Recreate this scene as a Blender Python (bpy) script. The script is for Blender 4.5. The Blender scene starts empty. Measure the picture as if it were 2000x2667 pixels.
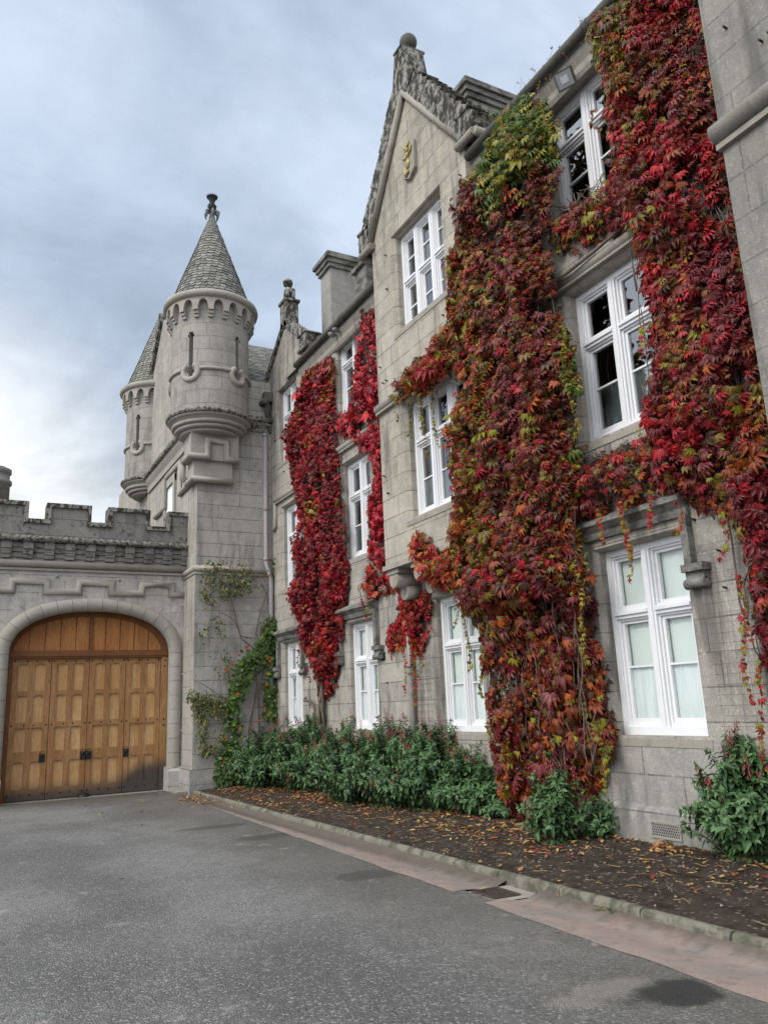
import bpy, math, random
import numpy as np
from mathutils import Vector, Matrix

random.seed(7)
RNG = np.random.default_rng(7)
R = math.radians
SC = bpy.context.scene
COL = SC.collection

# ------------------------------------------------------------------ camera
CAMZ = 1.6
F_PX = 2057.5
def cam_axes(yaw, pitch, roll):
    fwd = Vector((math.sin(yaw)*math.cos(pitch), math.cos(yaw)*math.cos(pitch), math.sin(pitch)))
    r = Vector((math.cos(yaw), -math.sin(yaw), 0)); u = r.cross(fwd)
    return (math.cos(roll)*r+math.sin(roll)*u, -math.sin(roll)*r+math.cos(roll)*u, fwd)
AX = cam_axes(R(28.45), R(13.586), R(-2.4536))
cam = bpy.data.cameras.new("Camera"); cam_o = bpy.data.objects.new("Camera", cam); COL.objects.link(cam_o)
cam.sensor_fit = 'HORIZONTAL'; cam.sensor_width = 36; cam.lens = 36*F_PX/2000
cam.clip_start = 0.05; cam.clip_end = 3000
m3 = Matrix((AX[0], AX[1], -AX[2])).transposed()
cam_o.matrix_world = Matrix.Translation((0, 0, CAMZ)) @ m3.to_4x4()
SC.camera = cam_o

# ------------------------------------------------------------------ world, sun, exposure
SUN_AZ = R(262)      # compass-like azimuth: 0 = +Y, clockwise towards +X
SUN_EL = R(42)
sun_dir = Vector((math.sin(SUN_AZ)*math.cos(SUN_EL), math.cos(SUN_AZ)*math.cos(SUN_EL), math.sin(SUN_EL)))
W = bpy.data.worlds.new("World"); SC.world = W; W.use_nodes = True
def build_world():
    nt = W.node_tree; N = nt.nodes; L = nt.links; N.clear()
    out = N.new('ShaderNodeOutputWorld')
    sky = N.new('ShaderNodeTexSky'); sky.sky_type = 'NISHITA'; sky.sun_disc = False
    sky.sun_elevation = SUN_EL; sky.sun_rotation = SUN_AZ
    bg1 = N.new('ShaderNodeBackground'); bg1.inputs[1].default_value = 0.05; L.new(sky.outputs[0], bg1.inputs[0])
    tc = N.new('ShaderNodeTexCoord')
    sep = N.new('ShaderNodeSeparateXYZ'); L.new(tc.outputs['Generated'], sep.inputs[0])
    def math_(op, a, b=None, clamp=False):
        n = N.new('ShaderNodeMath'); n.operation = op; n.use_clamp = clamp
        for i, v in enumerate((a, b)):
            if v is None: continue
            if isinstance(v, (int, float)): n.inputs[i].default_value = v
            else: L.new(v, n.inputs[i])
        return n.outputs[0]
    zc = math_('MAXIMUM', sep.outputs[2], 0.0)
    den = math_('ADD', zc, 0.32)
    px = math_('DIVIDE', sep.outputs[0], den); py = math_('DIVIDE', sep.outputs[1], den)
    cmb = N.new('ShaderNodeCombineXYZ'); L.new(px, cmb.inputs[0]); L.new(py, cmb.inputs[1])
    def noise(scale, detail, rough, dist=0.0, off=(0, 0, 0)):
        mp = N.new('ShaderNodeMapping'); L.new(cmb.outputs[0], mp.inputs[0]); mp.inputs['Location'].default_value = off
        n = N.new('ShaderNodeTexNoise'); n.inputs['Scale'].default_value = scale; n.inputs['Detail'].default_value = detail
        n.inputs['Roughness'].default_value = rough; n.inputs['Distortion'].default_value = dist
        L.new(mp.outputs[0], n.inputs['Vector']); return n.outputs['Fac']
    n1 = noise(0.85, 5, 0.5, 0.25, (1.3, 4.1, 0)); n2 = noise(2.3, 6, 0.55, 0.2, (5, 2, 3))
    n3 = noise(5.5, 5, 0.6, 0.4, (9, 1, 2))
    nn = math_('ADD', math_('ADD', math_('MULTIPLY', n1, 0.60), math_('MULTIPLY', n2, 0.30)), math_('MULTIPLY', n3, 0.10))
    ramp = N.new('ShaderNodeValToRGB'); L.new(nn, ramp.inputs[0])
    e = ramp.color_ramp.elements
    e[0].position = 0.36; e[0].color = (0.27, 0.335, 0.435, 1)
    e[1].position = 0.62; e[1].color = (0.64, 0.72, 0.85, 1)
    m = ramp.color_ramp.elements.new(0.50); m.color = (0.42, 0.51, 0.645, 1)
    # pale break in the cloud low in the sky, to the north-west
    el = math_('SUBTRACT', 1.0, math_('MULTIPLY', sep.outputs[2], 3.0), True)
    vd = N.new('ShaderNodeVectorMath'); vd.operation = 'DOT_PRODUCT'; L.new(tc.outputs['Generated'], vd.inputs[0])
    vd.inputs[1].default_value = Vector((-0.08, 0.97, 0.17)).normalized()
    mr = N.new('ShaderNodeMapRange'); L.new(vd.outputs['Value'], mr.inputs[0])
    mr.inputs[1].default_value = 0.935; mr.inputs[2].default_value = 1.0; mr.interpolation_type = 'SMOOTHSTEP'
    br = math_('MULTIPLY', mr.outputs[0], math_('ADD', 0.35, math_('MULTIPLY', n2, 1.3)), True)
    mixb = N.new('ShaderNodeMix'); mixb.data_type = 'RGBA'; L.new(br, mixb.inputs[0])
    L.new(ramp.outputs[0], mixb.inputs[6]); mixb.inputs[7].default_value = (0.86, 0.89, 0.90, 1)
    # layered bands of darker and paler cloud towards the horizon
    hz = math_('MAXIMUM', sep.outputs[1], 0.2); cb = N.new('ShaderNodeCombineXYZ')
    L.new(math_('DIVIDE', sep.outputs[0], hz), cb.inputs[0]); L.new(math_('MULTIPLY', math_('DIVIDE', sep.outputs[2], hz), 1.5), cb.inputs[1])
    nb = N.new('ShaderNodeTexNoise'); L.new(cb.outputs[0], nb.inputs['Vector']); nb.inputs['Scale'].default_value = 2.6; nb.inputs['Detail'].default_value = 6; nb.inputs['Roughness'].default_value = 0.58; nb.inputs['Distortion'].default_value = 0.5
    mb_ = N.new('ShaderNodeMapRange'); L.new(nb.outputs['Fac'], mb_.inputs[0]); mb_.interpolation_type = 'SMOOTHSTEP'
    mb_.inputs[1].default_value = 0.36; mb_.inputs[2].default_value = 0.66; mb_.inputs[3].default_value = 0.72; mb_.inputs[4].default_value = 1.16
    lowm = N.new('ShaderNodeMapRange'); L.new(sep.outputs[2], lowm.inputs[0]); lowm.inputs[1].default_value = 0.65; lowm.inputs[2].default_value = 0.30; lowm.interpolation_type = 'SMOOTHSTEP'
    lowm.inputs[3].default_value = 0.25
    bandf = math_('ADD', 1.0, math_('MULTIPLY', math_('SUBTRACT', mb_.outputs[0], 1.0), lowm.outputs[0]))
    bandv = N.new('ShaderNodeVectorMath'); bandv.operation = 'SCALE'; L.new(mixb.outputs[2], bandv.inputs[0]); L.new(bandf, bandv.inputs['Scale'])
    # bright veil of cloud round the hidden sun, far to the left of the picture
    vs = N.new('ShaderNodeVectorMath'); vs.operation = 'DOT_PRODUCT'; L.new(tc.outputs['Generated'], vs.inputs[0])
    vs.inputs[1].default_value = sun_dir
    ms = N.new('ShaderNodeMapRange'); L.new(vs.outputs['Value'], ms.inputs[0]); ms.interpolation_type = 'SMOOTHSTEP'
    ms.inputs[1].default_value = 0.45; ms.inputs[2].default_value = 1.0; ms.inputs[4].default_value = 1.1
    # added fill: sky behind the viewer brightened to lift the faces turned that way
    mbk = N.new('ShaderNodeMapRange'); L.new(sep.outputs[1], mbk.inputs[0]); mbk.interpolation_type = 'SMOOTHSTEP'
    mbk.inputs[1].default_value = 0.25; mbk.inputs[2].default_value = -0.6; mbk.inputs[4].default_value = 0.6
    gl = math_('ADD', ms.outputs[0], mbk.outputs[0])
    addc = N.new('ShaderNodeMix'); addc.data_type = 'RGBA'; addc.blend_type = 'ADD'; addc.inputs[0].default_value = 1
    L.new(bandv.outputs[0], addc.inputs[6])
    cg = N.new('ShaderNodeVectorMath'); cg.operation = 'SCALE'; cg.inputs[0].default_value = (1.0, 0.97, 0.93); L.new(gl, cg.inputs['Scale'])
    L.new(cg.outputs[0], addc.inputs[7])
    bg2 = N.new('ShaderNodeBackground'); L.new(addc.outputs[2], bg2.inputs[0]); bg2.inputs[1].default_value = 1.0
    mix = N.new('ShaderNodeMixShader'); mix.inputs[0].default_value = 0.94
    L.new(bg1.outputs[0], mix.inputs[1]); L.new(bg2.outputs[0], mix.inputs[2]); L.new(mix.outputs[0], out.inputs[0])
build_world()
sun = bpy.data.lights.new("Sun", 'SUN'); sun_o = bpy.data.objects.new("Sun", sun); COL.objects.link(sun_o)
sun.energy = 1.35; sun.angle = R(20); sun.color = (1.0, 0.95, 0.88)
sun_o.rotation_euler = sun_dir.to_track_quat('Z', 'Y').to_euler()
vs_ = SC.view_settings; vs_.view_transform = 'Standard'; vs_.look = 'None'; vs_.gamma = 1; vs_.exposure = 0.36
SC.cycles.max_bounces = 6; SC.cycles.diffuse_bounces = 2; SC.cycles.transparent_max_bounces = 8
SC.cycles.use_denoising = True

# ------------------------------------------------------------------ survey helpers: a sight line met with a real plane
def ray(x, y):
    a = (x-1000)/F_PX; b = -(y-1333.5)/F_PX
    return AX[0]*a + AX[1]*b + AX[2]
def onX(x, y, X):
    d = ray(x, y); t = X/d.x; return (d.y*t, CAMZ+d.z*t)
def onY(x, y, Y):
    d = ray(x, y); t = Y/d.y; return (d.x*t, CAMZ+d.z*t)
GS = 0.015
def zg(Y): return -GS*(Y-6)
def onG(x, y, off=0.0):
    d = ray(x, y); t = (-CAMZ+6*GS+off)/(d.z+GS*d.y); return (d.x*t, d.y*t)
def zAt(x, y, X, Y):
    d = ray(x, y); t = math.hypot(X, Y)/math.hypot(d.x, d.y); return CAMZ+d.z*t

# ------------------------------------------------------------------ mesh builder
class MB:
    def __init__(s): s.v = []; s.f = []; s.sm = []
    def add(s, vs, fs, smooth=False):
        o = len(s.v); s.v.extend(tuple(map(float, p)) for p in vs)
        for f in fs: s.f.append(tuple(i+o for i in f)); s.sm.append(smooth)
    def quad(s, *p): s.add(p, [tuple(range(len(p)))])
    def box(s, x0, x1, y0, y1, z0, z1):
        s.add([(x0,y0,z0),(x1,y0,z0),(x1,y1,z0),(x0,y1,z0),(x0,y0,z1),(x1,y0,z1),(x1,y1,z1),(x0,y1,z1)],
              [(0,3,2,1),(4,5,6,7),(0,1,5,4),(1,2,6,5),(2,3,7,6),(3,0,4,7)])
    def prism(s, poly, axis, a, b):
        # poly in the plane normal to axis; X: (y,z)  Y: (x,z)  Z: (x,y)
        def P(p, c):
            return (c, p[0], p[1]) if axis == 'X' else ((p[0], c, p[1]) if axis == 'Y' else (p[0], p[1], c))
        n = len(poly)
        s.add([P(p, a) for p in poly]+[P(p, b) for p in poly],
              [tuple(range(n))[::-1], tuple(range(n, 2*n))]+[(i, (i+1) % n, n+(i+1) % n, n+i) for i in range(n)])
    def tube(s, path, r, n=8, smooth=True, caps=True, closed=False):
        P = [Vector(p) for p in path]; m = len(P)
        rr = r if isinstance(r, (list, tuple)) else [r]*m
        vs = []; up = None
        for i, p in enumerate(P):
            if closed: t0 = (p-P[i-1]).normalized(); t1 = (P[(i+1) % m]-p).normalized()
            else:
                t0 = (p-P[i-1]).normalized() if i else (P[1]-p).normalized()
                t1 = (P[i+1]-p).normalized() if i < m-1 else t0
            t = (t0+t1); t = t.normalized() if t.length > 1e-6 else t1
            if up is None: up = Vector((0, 0, 1)) if abs(t.z) < 0.9 else Vector((1, 0, 0))
            a = t.cross(up); a = a.normalized() if a.length > 1e-4 else t.orthogonal().normalized()
            b = a.cross(t).normalized(); up = b
            k = 1/max(0.45, math.sqrt(max(0.0, (1+t0.dot(t1))/2)))
            nn = (t1-t0)
            for j in range(n):
                an = 2*math.pi*j/n; off = a*math.cos(an)*rr[i]+b*math.sin(an)*rr[i]
                if nn.length > 1e-3:
                    q = nn.normalized(); off = off+q*(off.dot(q))*(k-1)
                vs.append(p+off)
        fs = []
        for i in range(m if closed else m-1):
            i2 = (i+1) % m
            for j in range(n): fs.append((i*n+j, i*n+(j+1) % n, i2*n+(j+1) % n, i2*n+j))
        s.add(vs, fs, smooth)
        if caps and not closed:
            o = len(s.v)-m*n
            s.f.append(tuple(o+j for j in range(n))[::-1]); s.sm.append(False)
            s.f.append(tuple(o+(m-1)*n+j for j in range(n))); s.sm.append(False)
    def lathe(s, prof, cx, cy, n=48, smooth=True, a0=0.0, a1=2*math.pi):
        full = abs(a1-a0-2*math.pi) < 1e-6; k = n if full else n+1
        vs = []
        for r, z in prof:
            for j in range(k):
                a = a0+(a1-a0)*j/n; vs.append((cx+r*math.cos(a), cy+r*math.sin(a), z))
        fs = []
        for i in range(len(prof)-1):
            for j in range(n):
                j2 = (j+1) % k; fs.append((i*k+j, i*k+j2, (i+1)*k+j2, (i+1)*k+j))
        s.add(vs, fs, smooth)
    def sphere(s, c, r, n=16, sx=1, sy=1, sz=1):
        vs = []; fs = []
        for i in range(n//2+1):
            th = math.pi*i/(n//2)
            for j in range(n):
                a = 2*math.pi*j/n
                vs.append((c[0]+r*sx*math.sin(th)*math.cos(a), c[1]+r*sy*math.sin(th)*math.sin(a), c[2]+r*sz*math.cos(th)))
        for i in range(n//2):
            for j in range(n): fs.append((i*n+j, (i+1)*n+j, (i+1)*n+(j+1) % n, i*n+(j+1) % n))
        s.add(vs, fs, True)
    def build(s, name, mat, parent=None, **tags):
        me = bpy.data.meshes.new(name); me.from_pydata(s.v, [], s.f)
        me.polygons.foreach_set('use_smooth', s.sm); me.materials.append(mat); me.update()
        o = bpy.data.objects.new(name, me); COL.objects.link(o); attach(o, parent)
        for k, v in tags.items(): o[k] = v
        return o
def attach(o, parent):
    if parent is None: return
    o.parent = parent
    p = parent; off = Vector((0, 0, 0))
    while p is not None: off += p.location; p = p.parent
    # every part is modelled in world coordinates; undo the chain of parents' origins
    o.matrix_parent_inverse = Matrix.Translation(-off) if parent.type == 'EMPTY' else Matrix.Identity(4)
    if parent.type != 'EMPTY': pass
def thing(name, label, cat, loc, group=None):
    o = bpy.data.objects.new(name, None); o.location = loc; COL.objects.link(o)
    o.empty_display_size = 0.3
    o['label'] = label; o['category'] = cat
    if group: o['group'] = group
    return o
def tag(o, label, cat, group=None, kind=None):
    o['label'] = label; o['category'] = cat
    if group: o['group'] = group
    if kind: o['kind'] = kind
    return o
def structure(o): o['kind'] = 'structure'; return o

# ------------------------------------------------------------------ materials
def new_mat(name):
    m = bpy.data.materials.new(name); m.use_nodes = True; m.node_tree.nodes.clear(); return m, m.node_tree.nodes, m.node_tree.links
class NT:
    def __init__(s, name): s.m, s.N, s.L = new_mat(name)
    def n(s, t, **kw):
        x = s.N.new(t)
        for k, v in kw.items(): setattr(x, k, v)
        return x
    def set(s, sock, v):
        if isinstance(v, bpy.types.NodeSocket): s.L.new(v, sock)
        else: sock.default_value = v
    def math(s, op, a, b=0.0, clamp=False):
        x = s.n('ShaderNodeMath', operation=op, use_clamp=clamp); s.set(x.inputs[0], a); s.set(x.inputs[1], b); return x.outputs[0]
    def mix(s, f, a, b, blend='MIX'):
        x = s.n('ShaderNodeMix', data_type='RGBA', blend_type=blend); s.set(x.inputs[0], f); s.set(x.inputs[6], a); s.set(x.inputs[7], b); return x.outputs[2]
    def pos(s): return s.n('ShaderNodeNewGeometry').outputs['Position']
    def sep(s, v): x = s.n('ShaderNodeSeparateXYZ'); s.set(x.inputs[0], v); return x.outputs
    def comb(s, x=0., y=0., z=0.): c = s.n('ShaderNodeCombineXYZ'); [s.set(c.inputs[i], v) for i, v in enumerate((x, y, z))]; return c.outputs[0]
    def noise(s, vec, scale, detail=4, rough=0.55, sc=(1, 1, 1), dist=0.0, off=(0, 0, 0)):
        mp = s.n('ShaderNodeMapping'); s.set(mp.inputs[0], vec); mp.inputs['Scale'].default_value = sc; mp.inputs['Location'].default_value = off
        x = s.n('ShaderNodeTexNoise'); s.L.new(mp.outputs[0], x.inputs['Vector']); x.inputs['Scale'].default_value = scale
        x.inputs['Detail'].default_value = detail; x.inputs['Roughness'].default_value = rough; x.inputs['Distortion'].default_value = dist
        return x.outputs['Fac']
    def ramp(s, f, a, b, lo=0.0, hi=1.0):
        x = s.n('ShaderNodeMapRange', interpolation_type='SMOOTHSTEP'); s.set(x.inputs[0], f)
        x.inputs[1].default_value = a; x.inputs[2].default_value = b; x.inputs[3].default_value = lo; x.inputs[4].default_value = hi; return x.outputs[0]
    def out(s, col, rough=0.8, bump=None, bstr=0.3, bdist=0.01, spec=0.3, metal=0.0, transl=None):
        p = s.n('ShaderNodeBsdfPrincipled'); s.set(p.inputs['Base Color'], col); s.set(p.inputs['Roughness'], rough)
        p.inputs['Specular IOR Level'].default_value = spec; p.inputs['Metallic'].default_value = metal
        if bump is not None:
            b = s.n('ShaderNodeBump'); s.set(b.inputs['Height'], bump); b.inputs['Strength'].default_value = bstr; b.inputs['Distance'].default_value = bdist
            s.L.new(b.outputs[0], p.inputs['Normal'])
        o = s.n('ShaderNodeOutputMaterial')
        if transl:
            t = s.n('ShaderNodeBsdfTranslucent'); s.set(t.inputs[0], col)
            mx = s.n('ShaderNodeMixShader'); mx.inputs[0].default_value = transl
            s.L.new(p.outputs[0], mx.inputs[1]); s.L.new(t.outputs[0], mx.inputs[2]); s.L.new(mx.outputs[0], o.inputs[0])
        else: s.L.new(p.outputs[0], o.inputs[0])
        return s.m

def c4(c, k=1.0): return (c[0]*k, c[1]*k, c[2]*k, 1)
def stone(name, c1, c2, mortar, bw=0.85, bh=0.34, zoff=0.0, stain=0.35, lichen=0.0, cyl=None, msize=0.008, streak_dark=(0.10, 0.095, 0.085), low_damp=None, arch=None):
    t = NT(name); P = t.pos(); x, y, z = t.sep(P)
    if cyl:
        dx = t.math('SUBTRACT', x, cyl[0]); dy = t.math('SUBTRACT', y, cyl[1])
        u = t.math('ARCTAN2', dy, dx)
    else: u = t.math('ADD', x, y)
    vec = t.comb(u, t.math('ADD', z, zoff), 0.0)
    b = t.n('ShaderNodeTexBrick'); t.set(b.inputs['Vector'], vec); b.offset = 0.5; b.squash = 1.25; b.squash_frequency = 3
    b.inputs['Scale'].default_value = 1; b.inputs['Brick Width'].default_value = bw; b.inputs['Row Height'].default_value = bh
    b.inputs['Mortar Size'].default_value = msize; b.inputs['Mortar Smooth'].default_value = 0.15; b.inputs['Bias'].default_value = 0.0
    b.inputs['Color1'].default_value = c4(c1); b.inputs['Color2'].default_value = c4(c2); b.inputs['Mortar'].default_value = c4(mortar)
    bfac, bcol = b.outputs['Fac'], b.outputs['Color']
    if arch:   # wedge-shaped stones round the arch instead of level courses
        ax_, az_, aw_, ah_ = arch; dx = t.math('SUBTRACT', x, ax_); dz = t.math('SUBTRACT', z, az_-0.7)
        e = t.math('ADD', t.math('POWER', t.math('DIVIDE', dx, aw_+0.75), 2.0), t.math('POWER', t.math('DIVIDE', dz, ah_+1.25), 2.0))
        ins = t.math('MULTIPLY', t.math('LESS_THAN', e, 1.0), t.math('GREATER_THAN', z, az_+0.1))
        an = t.math('MULTIPLY', t.math('ARCTAN2', dz, dx), 15/math.pi); fr = t.math('FRACT', an); wl = t.math('GREATER_THAN', t.math('ABSOLUTE', t.math('SUBTRACT', fr, 0.5)), 0.485)
        wn = t.n('ShaderNodeTexWhiteNoise', noise_dimensions='1D'); t.set(wn.inputs['W'], t.math('FLOOR', an))
        vcol = t.mix(wl, t.mix(wn.outputs['Value'], c4(c1), c4(c2)), c4(mortar)); bcol = t.mix(ins, bcol, vcol)
        bfac = t.math('ADD', t.math('MULTIPLY', bfac, t.math('SUBTRACT', 1.0, ins)), t.math('MULTIPLY', wl, ins))
    big = t.noise(P, 1.1, 4, 0.6, (1, 1, 0.45)); med = t.noise(P, 5.0, 5, 0.65); fine = t.noise(P, 70, 3, 0.75); fine2 = t.noise(P, 34, 3, 0.7)
    col = t.mix(t.ramp(big, 0.34, 0.66, 0.0, 0.62), bcol, c4([v*0.60 for v in c1]))
    col = t.mix(t.ramp(med, 0.42, 0.68, 0.0, 0.5), col, c4([c1[0]*1.16, c1[1]*1.14, c1[2]*1.10]))
    # speckled granite
    col = t.mix(t.ramp(fine, 0.40, 0.66, 0.0, 0.55), col, c4([v*0.42 for v in c1]))
    col = t.mix(t.ramp(fine2, 0.55, 0.68, 0.0, 0.42), col, c4([min(0.8, v*1.45) for v in c1]))
    # rain streaks
    st = t.noise(P, 3.2, 5, 0.6, (1.6, 1.6, 0.22), 0.3); gate = t.noise(P, 0.55, 3, 0.5, off=(3, 1, 7))
    sf = t.math('MULTIPLY', t.ramp(st, 0.44, 0.66), t.ramp(gate, 0.36, 0.58))
    col = t.mix(t.math('MULTIPLY', sf, stain), col, c4(streak_dark))
    if low_damp is not None:
        lf = t.ramp(t.math('ADD', z, t.math('MULTIPLY', med, 0.5)), low_damp, low_damp-0.8, 0.0, 0.55)
        col = t.mix(lf, col, c4((0.15, 0.145, 0.14)))
    if lichen:
        ln = t.noise(P, 7, 7, 0.75); ln2 = t.noise(P, 1.4, 3)
        lf = t.math('MULTIPLY', t.ramp(ln, 0.52, 0.60), t.ramp(ln2, 0.35, 0.6))
        col = t.mix(t.math('MULTIPLY', lf, lichen), col, c4((0.035, 0.035, 0.03)))
    h = t.math('ADD', t.math('MULTIPLY', bfac, -1.0), t.math('ADD', t.math('MULTIPLY', fine2, 0.35), t.math('MULTIPLY', med, 0.3)))
    return t.out(col, 0.9, h, 0.8, 0.012, 0.15)

def mossy(name, base, dark, lo=0.45, hi=0.56, scale=9, amount=0.9, sc=(1, 1, 1)):
    t = NT(name); P = t.pos()
    n1 = t.noise(P, scale, 7, 0.7, sc, 0.4); n2 = t.noise(P, 60, 3, 0.7); n3 = t.noise(P, 2.2, 3)
    col = t.mix(t.ramp(n2, 0.35, 0.7, 0, 0.4), c4(base), c4([v*0.55 for v in base]))
    col = t.mix(t.ramp(n3, 0.4, 0.7, 0, 0.4), col, c4([base[0]*0.7, base[1]*0.72, base[2]*0.62]))
    col = t.mix(t.ramp(n1, lo, hi, 0, amount), col, c4(dark))
    h = t.math('ADD', n1, t.math('MULTIPLY', n2, 0.4))
    return t.out(col, 0.92, h, 0.7, 0.02, 0.2)

S1 = (0.44, 0.41, 0.36); S2 = (0.305, 0.288, 0.258)
M_FAC = stone('granite_facade', S1, S2, (0.105, 0.10, 0.09), 0.92, 0.335, 0.06, 0.8, low_damp=None)
M_LOW = stone('granite_lower', (0.39, 0.372, 0.342), (0.30, 0.288, 0.268), (0.11, 0.105, 0.095), 1.05, 0.37, 0.0, 0.75, low_damp=0.75)
M_BAY = stone('granite_bay', (0.47, 0.432, 0.362), (0.345, 0.318, 0.27), (0.095, 0.088, 0.078), 0.95, 0.34, 0.1, 0.62)
M_TOW = stone('granite_tower', (0.45, 0.43, 0.40), (0.36, 0.345, 0.32), (0.12, 0.115, 0.11), 1.1, 0.33, 0.03, 0.45, low_damp=0.55)
M_GATE = stone('granite_gateway', (0.52, 0.495, 0.46), (0.43, 0.41, 0.38), (0.17, 0.145, 0.135), 1.15, 0.41, 0.1, 0.35, arch=(2.79, 3.0, 1.84, 1.06))
M_PARA = stone('granite_parapet', (0.29, 0.28, 0.262), (0.24, 0.232, 0.22), (0.08, 0.078, 0.075), 1.15, 0.41, 0.0, 0.55, 0.75)
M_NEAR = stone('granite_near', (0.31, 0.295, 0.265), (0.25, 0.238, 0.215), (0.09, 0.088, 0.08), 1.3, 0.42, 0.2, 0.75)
M_TRIM = mossy('dressed_stone', (0.345, 0.32, 0.28), (0.13, 0.125, 0.115), 0.48, 0.72, 3.5, 0.6, (1, 1, 0.5))
M_HOOD = mossy('weathered_moulding', (0.25, 0.24, 0.22), (0.045, 0.045, 0.042), 0.40, 0.64, 3.2, 0.85, (1, 1, 1.6))
M_COPE = mossy('lichened_coping', (0.31, 0.295, 0.265), (0.026, 0.025, 0.020), 0.42, 0.55, 8.5, 0.94, (1.1, 1.1, 0.6))
M_ROPE = mossy('mossy_rope_moulding', (0.27, 0.255, 0.225), (0.03, 0.029, 0.025), 0.46, 0.58, 12, 0.9)
M_LEAD = mossy('cast_iron_gutter', (0.13, 0.125, 0.11), (0.07, 0.067, 0.06), 0.4, 0.7, 6, 0.6)

def simple(name, col, rough=0.6, var=0.15, scale=12, spec=0.4, metal=0.0, bstr=0.15):
    t = NT(name); P = t.pos(); n = t.noise(P, scale, 5, 0.6)
    cc = t.mix(t.ramp(n, 0.3, 0.75), c4(col), c4([v*(1-var*2) for v in col]))
    return t.out(cc, rough, n, bstr, 0.004, spec, metal)
M_WHITE = simple('white_paint', (0.74, 0.745, 0.755), 0.38, 0.02, 9, 0.5)
M_PIPE = simple('lilac_grey_pipe_paint', (0.36, 0.325, 0.335), 0.5, 0.1, 15)
M_PIPE2 = simple('brown_grey_pipe_paint', (0.30, 0.265, 0.245), 0.5, 0.1, 15)
M_IRON = simple('black_iron', (0.018, 0.017, 0.017), 0.5, 0.2, 20)
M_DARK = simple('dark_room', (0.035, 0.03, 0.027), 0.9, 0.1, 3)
M_VOID = simple('slit_void', (0.05, 0.048, 0.045), 0.9, 0.1, 3)
M_GOLD = simple('gilding', (0.50, 0.41, 0.17), 0.5, 0.35, 30, 0.4, 0.2)
M_LEADF = simple('verdigris_lead', (0.16, 0.19, 0.175), 0.7, 0.2, 14)
M_THIST = simple('blackened_thistle', (0.03, 0.033, 0.03), 0.8, 0.3, 30)
M_BLIND = simple('pale_green_blind', (0.80, 0.86, 0.82), 0.8, 0.02, 2)
M_NET = NT('net_curtain')
def _net():
    t = M_NET; P = t.pos(); x, y, z = t.sep(P)
    n = t.noise(t.comb(t.math('MULTIPLY', y, 1.0), t.math('MULTIPLY', x, 1.0), t.math('MULTIPLY', z, 0.06)), 30, 2, 0.5)
    return t.out(t.mix(t.ramp(n, 0.3, 0.7), c4((0.76, 0.84, 0.82)), c4((0.88, 0.91, 0.90))), 0.85, n, 0.3, 0.01)
M_NET = _net()
def _glass(name, ior):
    t = NT(name); P = t.pos()
    n = t.noise(P, 1.7, 2, 0.5)
    fr = t.n('ShaderNodeFresnel'); fr.inputs[0].default_value = ior
    g = t.n('ShaderNodeBsdfGlossy'); g.inputs['Roughness'].default_value = 0.02; g.inputs[0].default_value = (0.95, 0.97, 1, 1)
    b = t.n('ShaderNodeBump'); b.inputs['Strength'].default_value = 0.06; b.inputs['Distance'].default_value = 0.05; t.L.new(n, b.inputs['Height']); t.L.new(b.outputs[0], g.inputs['Normal'])
    tr = t.n('ShaderNodeBsdfTransparent'); tr.inputs[0].default_value = (0.98, 1.0, 0.99, 1)
    mx = t.n('ShaderNodeMixShader'); t.L.new(fr.outputs[0], mx.inputs[0]); t.L.new(tr.outputs[0], mx.inputs[1]); t.L.new(g.outputs[0], mx.inputs[2])
    o = t.n('ShaderNodeOutputMaterial'); t.L.new(mx.outputs[0], o.inputs[0]); return t.m
M_GLASS = _glass('window_glass', 1.42)
M_GLASS2 = _glass('old_window_glass', 3.2)

def _slate():
    t = NT('mossy_slate'); P = t.pos(); a = t.n('ShaderNodeAttribute', attribute_name='tint').outputs['Fac']
    n = t.noise(P, 14, 5, 0.65); m = t.noise(P, 1.6, 4)
    col = t.mix(a, c4((0.13, 0.13, 0.118)), c4((0.30, 0.292, 0.265)))
    col = t.mix(t.ramp(m, 0.45, 0.72, 0, 0.42), col, c4((0.20, 0.21, 0.14)))
    col = t.mix(t.ramp(n, 0.4, 0.7, 0, 0.4), col, c4((0.10, 0.10, 0.085)))
    return t.out(col, 0.85, n, 0.4, 0.01, 0.3)
M_SLATE = _slate()

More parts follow.
